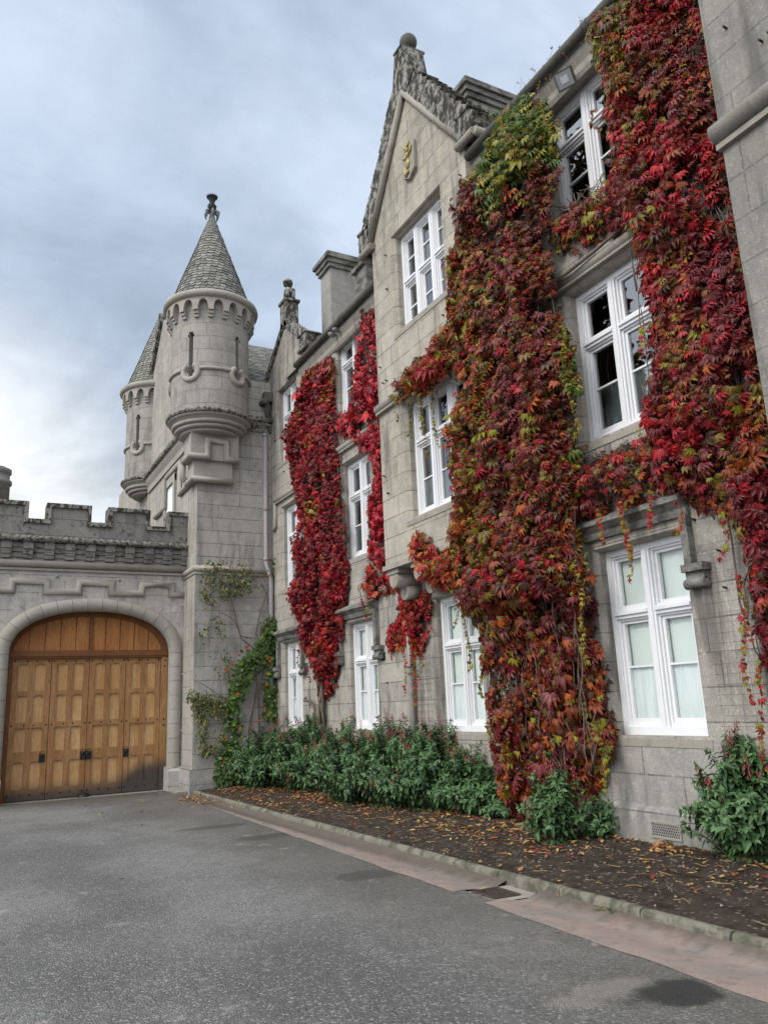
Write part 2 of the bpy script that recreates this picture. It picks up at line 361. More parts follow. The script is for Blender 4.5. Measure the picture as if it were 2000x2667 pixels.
def _wood(name, base, pale, damp=True):
    t = NT(name); P = t.pos(); x, y, z = t.sep(P)
    bd = t.n('ShaderNodeTexWhiteNoise', noise_dimensions='1D'); t.set(bd.inputs['W'], t.math('FLOOR', t.math('MULTIPLY', x, 4.9)))
    g = t.noise(P, 9, 6, 0.62, (5.0, 5.0, 0.35), 1.2); g2 = t.noise(P, 26, 3, 0.6, (5, 5, 0.3)); b = t.noise(P, 1.5, 3)
    wv = t.n('ShaderNodeTexWave', wave_type='BANDS', bands_direction='X'); mp = t.n('ShaderNodeMapping'); t.set(mp.inputs[0], P)
    mp.inputs['Scale'].default_value = (7, 7, 0.9); t.L.new(mp.outputs[0], wv.inputs['Vector']); wv.inputs['Scale'].default_value = 2.2
    wv.inputs['Distortion'].default_value = 7; wv.inputs['Detail'].default_value = 3; wv.inputs['Detail Scale'].default_value = 0.7
    col = t.mix(t.ramp(g, 0.3, 0.72), c4(base), c4(pale))
    col = t.mix(t.math('MULTIPLY', bd.outputs['Value'], 0.45), col, c4([base[0]*0.8, base[1]*0.74, base[2]*0.7]))
    col = t.mix(t.math('MULTIPLY', wv.outputs['Fac'], 0.38), col, c4([base[0]*0.62, base[1]*0.55, base[2]*0.5]))
    col = t.mix(t.ramp(b, 0.35, 0.7, 0, 0.4), col, c4([base[0]*0.8, base[1]*0.68, base[2]*0.5]))
    col = t.mix(t.ramp(g2, 0.5, 0.75, 0, 0.3), col, c4([base[0]*0.4, base[1]*0.36, base[2]*0.32]))
    if damp:   # black water-staining where the boards stand on the wet sill, rising higher at the hinged right end
        hgt = t.math('ADD', t.ramp(x, 3.3, 4.2, 0.08, 0.50), t.math('MULTIPLY', t.math('SUBTRACT', g, 0.5), 0.55))
        f = t.math('SUBTRACT', t.math('SUBTRACT', z, -0.2), hgt)
        col = t.mix(t.ramp(f, 0.36, -0.05, 0, 0.92), col, c4((0.045, 0.043, 0.042)))
    return t.out(col, 0.6, g, 0.3, 0.006, 0.35)
M_WOOD = _wood('weathered_oak', (0.28, 0.13, 0.043), (0.60, 0.375, 0.175))
M_WOODP = _wood('weathered_oak_panel', (0.47, 0.26, 0.10), (0.80, 0.55, 0.29))
M_WOODT = _wood('varnished_oak', (0.33, 0.125, 0.034), (0.66, 0.33, 0.11), False)
M_WOODF = _wood('dark_oak_frame', (0.17, 0.065, 0.02), (0.27, 0.12, 0.042), False)

def _leafmat(name, rough=0.42, transl=0.22):
    t = NT(name); a = t.n('ShaderNodeAttribute', attribute_name='leaf_colour').outputs['Color']; n = t.noise(t.pos(), 25, 3)
    col = t.mix(t.ramp(n, 0.3, 0.75, 0, 0.35), a, t.mix(0.5, a, c4((0.03, 0.02, 0.012))))
    return t.out(col, rough, n, 0.25, 0.01, 0.28, transl=transl)
M_LEAF = _leafmat('creeper_leaf', 0.36, 0.2); M_SHRUB = _leafmat('shrub_leaf', 0.45, 0.15); M_LITTER = _leafmat('fallen_leaf', 0.7, 0.1)
M_STEM = simple('woody_stem', (0.17, 0.135, 0.105), 0.9, 0.3, 20)
M_GSTEM = simple('green_stem', (0.10, 0.09, 0.045), 0.8, 0.3, 20)
M_FLOWER = _leafmat('flower_petal', 0.5, 0.2)
M_WIRE = simple('trellis_wire', (0.12, 0.115, 0.11), 0.6, 0.2, 20)
# further wall materials are tied to the turrets below

# ================================================================== GROUND
def vnoise(x, y, seed=0):
    # smooth value noise on arrays
    x = np.asarray(x, float); y = np.asarray(y, float)
    xi = np.floor(x).astype(int); yi = np.floor(y).astype(int); xf = x-xi; yf = y-yi
    def h(a, b):
        n = (a*374761393+b*668265263+seed*1442695041) & 0x7fffffff
        n = ((n ^ (n >> 13))*1274126177) & 0x7fffffff
        return ((n ^ (n >> 16)) & 0xffff)/65535.0
    u = xf*xf*(3-2*xf); v = yf*yf*(3-2*yf)
    return (h(xi, yi)*(1-u)+h(xi+1, yi)*u)*(1-v)+(h(xi, yi+1)*(1-u)+h(xi+1, yi+1)*u)*v
def fbm(x, y, seed=0, o=4):
    r = 0; a = 0.5; k = 1
    for i in range(o): r = r+a*vnoise(np.asarray(x)*k+i*17.3, np.asarray(y)*k-i*9.1, seed+i); a *= 0.5; k *= 2.03
    return r
_k = [onG(*p, 0.05) for p in ((560, 2079), (800, 2144), (1240, 2268), (2000, 2462))][::-1]
_g = [onG(*p) for p in ((575, 2103), (1175, 2320), (2000, 2574))][::-1]
def lin(pts):
    ys = [p[1] for p in pts]; xs = [p[0] for p in pts]
    c = np.polyfit(ys, xs, 1); return lambda Y: c[0]*Y+c[1]
KX = lin(_k); GX = lin(_g)
YEND = 18.3
def _asphalt():
    t = NT('asphalt'); P = t.pos(); x, y, z = t.sep(P)
    v = t.n('ShaderNodeTexVoronoi', feature='F1'); t.set(v.inputs['Vector'], P); v.inputs['Scale'].default_value = 74; v.inputs['Randomness'].default_value = 1
    vc = t.sep(v.outputs['Color'])
    n1 = t.noise(P, 0.55, 4, 0.55, (1, 0.6, 1)); n2 = t.noise(P, 3.0, 5, 0.65); n3 = t.noise(P, 130, 2, 0.6)
    col = t.mix(t.ramp(n1, 0.36, 0.64), c4((0.120, 0.118, 0.114)), c4((0.245, 0.241, 0.232)))
    col = t.mix(t.ramp(n2, 0.35, 0.75, 0, 0.4), col, c4((0.12, 0.118, 0.115)))
    col = t.mix(t.math('MULTIPLY', t.ramp(vc[0], 0.30, 0.95), 0.62), col, c4((0.05, 0.05, 0.051)))
    col = t.mix(t.ramp(vc[1], 0.82, 0.95, 0, 0.7), col, c4((0.36, 0.35, 0.33)))
    # brown-olive soiling beside the channel, mossy edge by the gate, pale mineral splashes, one oily patch
    edge = t.math('ADD', x, t.math('MULTIPLY', n2, 1.1))
    col = t.mix(t.ramp(edge, 2.9, 4.3, 0, 0.5), col, c4((0.10, 0.090, 0.072)))
    gm = t.ramp(t.math('ADD', y, t.math('MULTIPLY', n2, 1.6)), 18.6, 20.6, 0, 0.55)
    col = t.mix(gm, col, c4((0.065, 0.068, 0.040)))
    sp = t.noise(P, 4.2, 4, 0.6, off=(2.2, 0.7, 0)); spm = t.noise(P, 0.8, 2, off=(7, 3, 1))
    col = t.mix(t.math('MULTIPLY', t.ramp(sp, 0.60, 0.72), t.ramp(spm, 0.45, 0.62, 0, 0.7)), col, c4((0.36, 0.33, 0.30)))
    def blot(cx, cy, rx, ry, amt, c, wob=0.5):
        dx = t.math('DIVIDE', t.math('SUBTRACT', x, cx), rx); dy = t.math('DIVIDE', t.math('SUBTRACT', y, cy), ry)
        d = t.math('ADD', t.math('ADD', t.math('MULTIPLY', dx, dx), t.math('MULTIPLY', dy, dy)), t.math('MULTIPLY', t.math('SUBTRACT', n2, 0.5), wob*3))
        return t.mix(t.ramp(d, 1.15, 0.35, 0, amt), col, c4(c))
    a = onG(1560, 2585); col = blot(a[0], a[1], 0.38, 0.16, 0.55, (0.26, 0.235, 0.21), 1.2)
    a = onG(1760, 2585); col = blot(a[0], a[1], 0.33, 0.20, 0.9, (0.02, 0.02, 0.02), 1.3)
    for px_, py_, rx, ry in ((960, 2280, 0.35, 0.3), (560, 2155, 0.6, 0.25), (700, 2180, 0.5, 0.25)):
        a = onG(px_, py_); col = blot(a[0], a[1], rx, ry, 0.6, (0.045, 0.043, 0.040), 0.8)
    h = t.math('ADD', t.math('MULTIPLY', v.outputs['Distance'], -1.0), t.math('MULTIPLY', n3, 0.35))
    return t.out(col, 0.72, h, 1.0, 0.012, 0.45)
M_ASPH = _asphalt()
M_EARTH = simple('earth', (0.05, 0.055, 0.03), 0.95, 0.3, 2)
mb = MB(); mb.quad((-400, -400, zg(-400)-0.3), (400, -400, zg(-400)-0.3), (400, 600, zg(600)-0.3), (-400, 600, zg(600)-0.3)); structure(mb.build('ground', M_EARTH))
# driveway: one asphalt sheet, its edge against the channel slightly ragged
mb = MB(); ys = np.concatenate([[-60], np.arange(-2, YEND+1.0, 0.12), [21.0]])
ex = [float(GX(y))+0.035*(fbm(y*2.1, 3.3, 5)-0.5)*2+0.03*(fbm(y*7, 1.3, 6)-0.5) for y in ys]
DRIVE_X = lambda Y: float(np.interp(Y, ys, ex))
for i in range(len(ys)-1):
    a, b = ys[i], ys[i+1]
    xa, xb = (ex[i], ex[i+1]) if b < YEND+1 else (5.2, 5.2)
    mb.quad((-60, a, zg(a)), (xa, a, zg(a)), (xb, b, zg(b)), (-60, b, zg(b)))
structure(mb.build('driveway', M_ASPH))
# dished channel of pinkish concrete along the kerb
def _chan():
    t = NT('pink_concrete'); P = t.pos(); n = t.noise(P, 2.2, 5, 0.6); f = t.noise(P, 70, 3, 0.7); m = t.noise(P, 9, 5, 0.7)
    col = t.mix(t.ramp(n, 0.3, 0.7), c4((0.33, 0.250, 0.215)), c4((0.235, 0.21, 0.19)))
    col = t.mix(t.ramp(f, 0.35, 0.7, 0, 0.4), col, c4((0.22, 0.17, 0.145)))
    col = t.mix(t.ramp(m, 0.47, 0.68, 0, 0.6), col, c4((0.16, 0.14, 0.12)))
    x, y, z = t.sep(P); ke = t.math('SUBTRACT', t.math('MULTIPLY_ADD' if False else 'ADD', x, t.math('MULTIPLY', m, 0.16)), float(KX(5.0))+0.02)
    col = t.mix(t.ramp(ke, -0.16, 0.05, 0, 0.75), col, c4((0.075, 0.062, 0.048)))
    return t.out(col, 0.9, t.math('ADD', f, m), 0.6, 0.01, 0.25)
M_CHAN = _chan()
GRATE_Y = onG(1262, 2332)[1]
mb = MB()
def chan_run(a, b):
    yy = np.arange(a, b, 0.18); yy = np.append(yy, b)
    rows = []
    for y in yy:
        x0 = DRIVE_X(y)-0.12; x1 = float(KX(y))+0.02; r = []
        for k, dz in ((0, 0.004), (0.2, 0.006), (0.36, -0.004), (0.55, -0.022), (0.72, -0.024), (0.88, 0.006), (1.0, 0.03)):
            r.append((x0+(x1-x0)*k, y, zg(y)+dz+0.006*(float(fbm(y*3, k*9, 2))-0.5)))
        rows.append(r)
    vs = [p for r in rows for p in r]; n = 7
    mb.add(vs, [(i*n+j, i*n+j+1, (i+1)*n+j+1, (i+1)*n+j) for i in range(len(rows)-1) for j in range(n-1)], True)
chan_run(-2.5, GRATE_Y-0.24); chan_run(GRATE_Y+0.26, YEND)
structure(mb.build('gutter_channel', M_CHAN))
mb = MB()
for k in range(8):   # drain pit floor
    pass
g0, g1 = GRATE_Y-0.24, GRATE_Y+0.26
mb.quad((DRIVE_X(g0)-0.12, g0, zg(g0)-0.012), (float(KX(g0)), g0, zg(g0)-0.02), (float(KX(g1)), g1, zg(g1)-0.02), (DRIVE_X(g1)-0.12, g1, zg(g1)-0.012))
structure(mb.build('gutter_channel', M_TRIM))
M_GRATE = simple('rusty_grate', (0.085, 0.062, 0.048), 0.8, 0.3, 30)
gr = thing('drain_grate', 'small dark iron drain grate set in the pink concrete gutter', 'drain grate', (float(KX(GRATE_Y))-0.3, GRATE_Y, zg(GRATE_Y)))
mb = MB(); gx0 = float(KX(GRATE_Y))-0.42; gx1 = gx0+0.27; zz = zg(GRATE_Y)
for i in range(9):
    y = GRATE_Y-0.12+i*0.036; mb.box(gx0+0.02, gx1-0.02, y, y+0.017, zz-0.026, zz-0.006)
mb.build('bars', M_GRATE, gr)
mb = MB(); mb.box(gx0, gx0+0.022, GRATE_Y-0.14, GRATE_Y+0.2, zz-0.024, zz-0.002); mb.box(gx1-0.022, gx1, GRATE_Y-0.14, GRATE_Y+0.2, zz-0.024, zz-0.002)
mb.box(gx0+.022, gx1-.022, GRATE_Y-0.14, GRATE_Y-0.122, zz-0.024, zz-0.0025); mb.box(gx0+.022, gx1-.022, GRATE_Y+0.182, GRATE_Y+0.2, zz-0.024, zz-0.0025)
mb.build('frame', M_GRATE, gr)
# kerb: a row of round-topped stones, each a little out of line
M_KERB = mossy('lichened_kerb_stone', (0.215, 0.205, 0.165), (0.07, 0.07, 0.05), 0.42, 0.62, 6, 0.85)
mb = MB(); y = -2.6
while y < YEND:
    ln = random.uniform(0.75, 0.95); y1 = min(YEND, y+ln-0.012); ox = random.uniform(-0.008, 0.008); oz = random.uniform(-0.006, 0.006)
    prof = [(0, -0.06), (0.0, 0.045), (0.012, 0.068), (0.04, 0.08), (0.07, 0.078), (0.093, 0.06), (0.1, 0.03), (0.1, -0.06)]
    st = []
    for q in np.linspace(y, y1, 5):
        w = 0.004*(float(fbm(q*6, 2, 4))-0.5)
        st.append([(float(KX(q))+ox+a+w, q, zg(q)+b+oz+w) for a, b in prof])
    vs = [p for r in st for p in r]; n = len(prof)
    mb.add(vs, [(i*n+j, i*n+j+1, (i+1)*n+j+1, (i+1)*n+j) for i in range(4) for j in range(n-1)], True)
    mb.add(st[0], [tuple(range(n))]); mb.add(st[-1], [tuple(range(n))[::-1]])
    y += ln
structure(mb.build('kerb', M_KERB))
# planting bed: rough dark soil
def _soil():
    t = NT('dark_soil'); P = t.pos(); n = t.noise(P, 6, 6, 0.7); f = t.noise(P, 60, 4, 0.75)
    v = t.n('ShaderNodeTexVoronoi', feature='F1'); t.set(v.inputs['Vector'], P); v.inputs['Scale'].default_value = 45; vc = t.sep(v.outputs['Color'])
    col = t.mix(t.ramp(n, 0.3, 0.7), c4((0.030, 0.023, 0.018)), c4((0.085, 0.066, 0.052)))
    col = t.mix(t.ramp(f, 0.45, 0.75, 0, 0.6), col, c4((0.085, 0.068, 0.053)))
    col = t.mix(t.ramp(vc[0], 0.93, 0.97, 0, 0.8), col, c4((0.28, 0.24, 0.20)))
    return t.out(col, 0.95, t.math('ADD', n, f), 0.9, 0.03, 0.15)
M_SOIL = _soil()
def soil_z(x, y):
    k = (x-float(KX(y)))/2.3
    return zg(y)+0.045+0.05*k+0.035*(float(fbm(x*3, y*3, 9))-0.5)+0.03*(float(fbm(x*11, y*11, 19))-0.5)
ys_ = np.arange(-2.5, 18.8, 0.07); nk = 40; vs = []
for q in ys_:
    x0 = float(KX(q))+0.085; x1 = 7.2
    for k in range(nk+1):
        xx = x0+(x1-x0)*k/nk; vs.append((xx, q, soil_z(xx, q)))
mb = MB(); n = nk+1
mb.add(vs, [(i*n+j, i*n+j+1, (i+1)*n+j+1, (i+1)*n+j) for i in range(len(ys_)-1) for j in range(nk)], True)
structure(mb.build('planting_bed', M_SOIL))

# ================================================================== CASTLE WING (the long facade)
XA, XB, XC, XN = 6.58, 6.36, 6.86, 5.90
YBN, YBF = 8.62, 11.76          # near and far corner of the gabled bay
YNE = 4.02                      # corner of the near projecting block
YT = 18.73; XT = 4.93           # tower corner
wing = thing('castle_wing', 'long grey granite castle wing with white windows and a ball-topped gable', 'castle', (7.5, 9.0, 0.0))

def wall_x(mb, X, y0, y1, z0, z1, openings, depth=0.17, ch=0.06):
    """wall facing -X; openings (ya, yb, za, zb) at the frame; splayed jambs and head"""
    H = [(a-ch, b+ch, c, d+ch*0.5) for a, b, c, d in openings]
    Y = sorted({y0, y1, *[h[0] for h in H], *[h[1] for h in H]}); Z = sorted({z0, z1, *[h[2] for h in H], *[h[3] for h in H]})
    for i in range(len(Y)-1):
        for j in range(len(Z)-1):
            cy = (Y[i]+Y[i+1])/2; cz = (Z[j]+Z[j+1])/2
            if any(h[0] < cy < h[1] and h[2] < cz < h[3] for h in H): continue
            mb.quad((X, Y[i], Z[j]), (X, Y[i+1], Z[j]), (X, Y[i+1], Z[j+1]), (X, Y[i], Z[j+1]))
    for (a, b, c, d), h in zip(openings, H):
        l0 = [(X, h[0], h[2]), (X, h[1], h[2]), (X, h[1], h[3]), (X, h[0], h[3])]
        l1 = [(X+ch, a, c), (X+ch, b, c), (X+ch, b, d), (X+ch, a, d)]
        l2 = [(X+depth+0.12, p[1], p[2]) for p in l1]
        for A, B in ((l0, l1), (l1, l2)):
            for i in range(4): mb.quad(A[i], B[i], B[(i+1) % 4], A[(i+1) % 4])

# window list: (wall X, frame X, y near, y far, z0, z1, lights, transom z, lower bar z, upper bar z, dressing)
WIN = dict(
    a_g=(XA, 6.73, 5.70, 6.935, 1.14, 3.23, 2, 2.47, 1.88, None, 'blind'),
    a_1=(XA, 6.73, 5.72, 6.97, 4.57, 6.60, 2, 5.88, 5.28, None, 'net'),
    a_2=(XA, 6.73, 5.80, 7.055, 7.46, 9.39, 2, 8.80, 8.25, None, None),
    b_g=(XC, 7.00, 9.88, 11.10, 1.12, 3.23, 2, 2.45, 1.85, None, 'blind'),
    b_1=(XB, 6.53, 9.16, 10.86, 4.50, 6.52, 3, 5.80, 5.16, None, 'net'),
    b_2=(XB, 6.53, 9.43, 10.97, 7.88, 9.75, 3, 8.82, 8.33, 9.27, None),
    c1_g=(XC, 7.00, 13.22, 14.43, 1.12, 3.16, 2, 2.42, 1.84, None, 'blind'),
    c1_1=(XC, 7.00, 13.22, 14.44, 4.45, 6.50, 2, 5.78, 5.16, None, 'half'),
    c1_2=(XC, 7.00, 13.32, 14.60, 7.60, 9.31, 2, 8.80, 8.25, None, None),
    c2_g=(XC, 7.00, 16.86, 18.05, 1.12, 3.08, 2, 2.36, 1.80, None, 'blind'),
    c2_1=(XC, 7.00, 16.80, 17.99, 4.38, 6.42, 2, 5.66, 5.05, None, 'half'),
    c2_2=(XC, 7.00, 16.95, 18.16, 7.60, 9.58, 2, 8.85, 8.25, None, None))
def hole(k): w = WIN[k]; return (w[2], w[3], w[4], w[5])
def window(w, parent):
    X, ya, yb, za, zb, nl, zt, zl, zu, dress = w[1:]
    m = MB(); cw = 0.075; mw = 0.115 if nl == 2 else 0.13; bw = 0.085
    # outer casing
    m.box(X, X+0.1, ya-0.004, ya+cw, za, zb+0.004); m.box(X, X+0.1, yb-cw, yb+0.004, za, zb+0.004)
    m.box(X+0.002, X+0.1, ya+cw, yb-cw, zb-cw, zb+0.004); m.box(X-0.025, X+0.1, ya+cw-0.03, yb-cw+0.03, za-0.003, za+bw)
    lw = (yb-ya-2*cw-(nl-1)*mw)/nl; lights = []
    for i in range(nl):
        a = ya+cw+i*(lw+mw); lights.append((a, a+lw))
        if i < nl-1:
            m.box(X-0.006, X+0.1, a+lw, a+lw+mw, za+bw, zb-cw)
            m.box(X-0.022, X-0.006, a+lw+mw*0.28, a+lw+mw*0.72, za+bw, zb-cw-0.012)
    for a, b in lights:
        m.box(X-0.004, X+0.1, a, b, zt-0.045, zt+0.045); m.box(X-0.028, X-0.004, a, b, zt-0.005, zt+0.03)
        # mouldings of the casing and the sashes, in two receding steps
        for (c, d) in ((za+bw, zt-0.045), (zt+0.045, zb-cw)):
            for s, q in ((0.026, 0.024), (0.062, 0.05)):
                m.box(X+q, X+0.098, a-0.001, a+s, c-0.001, d+0.001); m.box(X+q, X+0.098, b-s, b+0.001, c-0.001, d+0.001)
                m.box(X+q+0.001, X+0.097, a+s, b-s, d-s, d+0.001); m.box(X+q+0.001, X+0.097, a+s, b-s, c-0.001, c+s*(1.5 if c < zt-0.1 else 1))
        if zl: m.box(X+0.056, X+0.096, a+0.06, b-0.06, zl-0.012, zl+0.012)
        if zu: m.box(X+0.056, X+0.096, a+0.06, b-0.06, zu-0.012, zu+0.012)
    o = m.build('window', M_WHITE, parent)
    m = MB(); m.prism([(w[0]-0.012, za-0.11), (w[0]-0.012, za-0.03), (X+0.06, za+0.012), (X+0.06, za-0.11)], 'Y', ya-0.10, yb+0.10); m.build('sill', M_TRIM, o)
    m = MB()
    for a, b in lights:
        for (c, d) in ((za+bw+0.02, zt-0.07), (zt+0.07, zb-cw-0.02)):
            t1 = random.uniform(-0.004, 0.004); t2 = random.uniform(-0.003, 0.003)
            m.quad((X+0.078+t1, a+0.02, c), (X+0.078+t1+t2, a+0.02, d), (X+0.078-t1+t2, b-0.02, d), (X+0.078-t1, b-0.02, c))
    m.build('glass_pane', M_GLASS if dress == 'blind' else M_GLASS2, o)
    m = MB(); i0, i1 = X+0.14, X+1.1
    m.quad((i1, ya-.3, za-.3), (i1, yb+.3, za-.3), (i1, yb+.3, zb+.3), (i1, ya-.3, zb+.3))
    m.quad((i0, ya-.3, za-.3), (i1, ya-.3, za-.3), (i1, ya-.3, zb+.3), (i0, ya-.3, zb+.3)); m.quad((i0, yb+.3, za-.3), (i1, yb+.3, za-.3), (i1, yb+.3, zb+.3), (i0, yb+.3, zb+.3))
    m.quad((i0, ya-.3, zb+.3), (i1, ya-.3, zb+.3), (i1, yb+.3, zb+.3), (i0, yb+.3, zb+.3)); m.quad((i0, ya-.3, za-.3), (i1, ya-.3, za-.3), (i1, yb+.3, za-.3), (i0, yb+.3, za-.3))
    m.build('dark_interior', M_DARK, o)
    def pleats(zlo, zhi, x, amp, mat, name):
        mm = MB()
        for a, b in lights:
            k = 28; rows = []
            for zz, am in ((zhi, amp*0.5), ((zlo+zhi)/2, amp), (zlo, amp*1.3)):
                rows.append([(x+am*math.sin(j*1.35+3*math.sin(j*0.7+a*9))+0.3*am*math.sin(j*2.9), a-0.02+(b-a+0.04)*j/k, zz) for j in range(k+1)])
            vs = [p for r in rows for p in r]; n = k+1
            mm.add(vs, [(i*n+j, i*n+j+1, (i+1)*n+j+1, (i+1)*n+j) for i in range(2) for j in range(k)], True)
        mm.build(name, mat, o)
    if dress == 'blind':
        mm = MB()
        for a, b in lights: mm.quad((X+0.125, a-0.04+0.08*(b-a), zl-0.05), (X+0.125, b+0.04, zl-0.05), (X+0.125, b+0.04, zb), (X+0.125, a-0.04+0.08*(b-a), zb))
        mm.build('roller_blind', M_BLIND, o)
        pleats(za+0.03, zl+0.01, X+0.104, 0.010, M_NET, 'net_curtain')
    elif dress in ('net', 'half'):
        pleats(za+0.03, zl+0.01, X+0.104, 0.010, M_NET, 'net_curtain')
    return o

# --- walls
ZEA = 9.62       # wall head under the eaves
mb = MB(); wall_x(mb, XA, YNE-0.3, YBN, 1.10, ZEA, [hole('a_g'), hole('a_1'), hole('a_2')], 0.15)
mb.build('wall', M_FAC, wing)
mb = MB(); wall_x(mb, XA-0.004, YNE-0.3, YBN-0.6, 0.42, 1.10, [])
mb.build('wall', M_LOW, wing)
mb = MB()   # plinth with weathered top
prof = [(XA-0.07, -0.4), (XA-0.07, 0.375), (XA-0.055, 0.40), (XA, 0.43), (XA+0.2, 0.43), (XA+0.2, -0.4)]
mb.add([(x, YNE-0.3, z) for x, z in prof]+[(x, YBN, z) for x, z in prof], [(i, i+1, i+7, i+6) for i in range(5)])
mb.build('plinth', M_LOW, wing)
YG0, YG1 = 16.25, YT+0.25       # the small wall-head gable next to the tower
mb = MB(); wall_x(mb, XC, YBN-0.6, YBF, -0.4, 3.87, [hole('b_g')], 0.14)
wall_x(mb, XC, YBF, YG0, -0.4, ZEA-0.13, [hole(k) for k in ('c1_g', 'c1_1', 'c1_2')], 0.14)
wall_x(mb, XC, YG0, YG1, -0.4, 10.15, [hole(k) for k in ('c2_g', 'c2_1', 'c2_2')], 0.14)
mb.quad((XC, YG0, ZEA-0.2), (XC+1.5, YG0, ZEA-0.2), (XC+1.5, YG0, 10.15), (XC, YG0, 10.15))
mb.quad((XA, YBN-0.6, -.4), (XC, YBN-0.6, -.4), (XC, YBN-.6, 4), (XA, YBN-.6, 4))
mb.build('wall', M_FAC, wing)
# --- gabled bay: upper storeys carried out on corbels
BC = onX(1048, 232, XB-0.05)[0]; ZK = 9.98; ZAP = onX(1048, 232, XB-0.05)[1]-0.12
BALLZ = onX(1055, 122, XB+0.13)[1]; PEDZ = BALLZ-0.27
mb = MB(); wall_x(mb, XB, YBN, YBF, 3.86, ZK, [hole('b_1'), hole('b_2')], 0.17, 0.07)
mb.add([(XB, YBN, ZK), (XB, YBF, ZK), (XB, BC, ZAP)], [(0, 1, 2)])
mb.quad((XB, YBN, 3.86), (XC+1.6, YBN, 3.86), (XC+1.6, YBN, ZK), (XB, YBN, ZK))
mb.quad((XB, YBF, 3.86), (XC+0.3, YBF, 3.86), (XC+0.3, YBF, ZK), (XB, YBF, ZK))
mb.quad((XB, YBN, 3.86), (XC+0.02, YBN, 3.86), (XC+0.02, YBF, 3.86), (XB, YBF, 3.86))
gable = mb.build('gabled_bay', M_BAY, wing)
# --- gable dressings of the bay
def extr_band(mb, p0, p1, w, x0, x1):
    """sloping band in a Y-Z plane: lower edge p0->p1, width w above it, from x0 to x1"""
    d = Vector((p1[0]-p0[0], p1[1]-p0[1])); nrm = Vector((-d.y, d.x)).normalized()
    if nrm.y < 0: nrm = -nrm
    mb.prism([p0, p1, (p1[0]+nrm.x*w, p1[1]+nrm.y*w), (p0[0]+nrm.x*w, p0[1]+nrm.y*w)], 'X', x0, x1)
mb = MB()
for sgn, yk in ((-1, YBN), (1, YBF)):
    # crow-stepped skew stones: a run of thick overlapping blocks
    p0 = Vector((yk+sgn*0.06, ZK+0.04)); p1 = Vector((BC-sgn*0.02, ZAP+0.08)); n = 13
    d = (p1-p0); u = d.normalized(); nr = Vector((-u.y, u.x)); nr = nr if nr.y > 0 else -nr
    for i in range(n):
        a = p0+d*(i/n); b = p0+d*((i+1)/n)+u*0.03; h0 = 0.44+random.uniform(-.01, .015); h1 = h0-0.05
        xo = random.uniform(-0.012, 0.012)
        # each stone is thicker at its foot, so the outline steps
        mb.prism([tuple(a), tuple(b), tuple(b+nr*h1), tuple(a+nr*h0)], 'X', XB-0.085+xo, XB+0.33+xo)
mb.prism([(BC-0.30, ZAP+0.10), (BC+0.30, ZAP+0.10), (BC+0.16, PEDZ-0.08), (BC+0.15, PEDZ), (BC-0.15, PEDZ), (BC-0.16, PEDZ-0.08)], 'X', XB-0.10, XB+0.34)
cope = mb.build('gable_coping', M_COPE, gable)
mb = MB()
mb.box(XB-0.12, XB+0.38, BC-0.15, BC+0.15, PEDZ, PEDZ+0.04)
mb.lathe([(0.001, PEDZ+0.04), (0.12, PEDZ+0.04), (0.12, PEDZ+0.07), (0.065, PEDZ+0.09), (0.06, PEDZ+0.12), (0.10, PEDZ+0.16)], XB+0.13, BC, 20)
mb.sphere((XB+0.13, BC, BALLZ), 0.162, 24)
mb.build('ball_finial', M_LEAD, gable)
mb = MB()   # roll moulding under the coping, returned at the foot
for sgn, yk in ((-1, YBN), (1, YBF)):
    mb.tube([(XB-0.05, yk+sgn*0.02, ZK+0.05), (XB-0.05, BC, ZAP+0.06)], 0.062, 10)
    mb.tube([(XB-0.05, yk+sgn*0.04, ZK+0.04), (XB-0.05, yk-sgn*0.12, ZK-0.02)], 0.058, 8)
    a, b = sorted((yk-sgn*0.10, yk+sgn*0.36))
    mb.tube([(XB-0.06, a, ZK-0.02), (XB-0.06, b, ZK-0.02)], 0.07, 8)
    mb.tube([(XB-0.06, yk+sgn*0.36, ZK-0.02), (XB+0.5, yk+sgn*0.36, ZK-0.02)], 0.07, 8)
mb.build('gable_moulding', M_TRIM, gable)
for sgn, yk in ((-1, YBN), (1, YBF)):
    mb = MB(); a, b = sorted((yk-sgn*0.02, yk+sgn*0.34))
    mb.prism([(a, ZK+0.05), (b, ZK+0.05), (b, ZK+0.44), (a, ZK+0.5)], 'X', XB-0.11, XB+0.45)
    a, b = sorted((yk-sgn*0.02, yk+sgn*0.36)); mb.box(XB-0.13, XB+0.47, a, b, ZK+0.40, ZK+0.45)
    mb.build('kneeler', M_COPE, gable)
# carved shield with a gilded crowned emblem
cy, cz = onX(1071, 415, XB)
mb = MB(); mb.prism([(cy-0.20, cz-0.28), (cy, cz-0.40), (cy+0.20, cz-0.28), (cy+0.22, cz+0.24), (cy+0.12, cz+0.34), (cy-0.12, cz+0.34), (cy-0.22, cz+0.24)], 'X', XB-0.07, XB+0.02)
sh = mb.build('shield', M_TRIM, gable)
mb = MB()
mb.sphere((XB-0.08, cy, cz+0.05), 0.07, 12, 0.5, 1, 1.1); mb.sphere((XB-0.08, cy, cz-0.10), 0.075, 12, 0.5, 1, 1.3)
mb.tube([(XB-0.09, cy+0.02, cz-0.18), (XB-0.09, cy+0.10, cz-0.24), (XB-0.09, cy+0.06, cz-0.30), (XB-0.09, cy-0.03, cz-0.26)], 0.03, 8)
mb.tube([(XB-0.09, cy, cz), (XB-0.09, cy-0.12, cz+0.10), (XB-0.09, cy-0.14, cz+0.17)], 0.024, 7); mb.tube([(XB-0.09, cy, cz), (XB-0.09, cy+0.12, cz+0.06)], 0.024, 7)
mb.sphere((XB-0.09, cy, cz+0.17), 0.055, 10, 0.6)
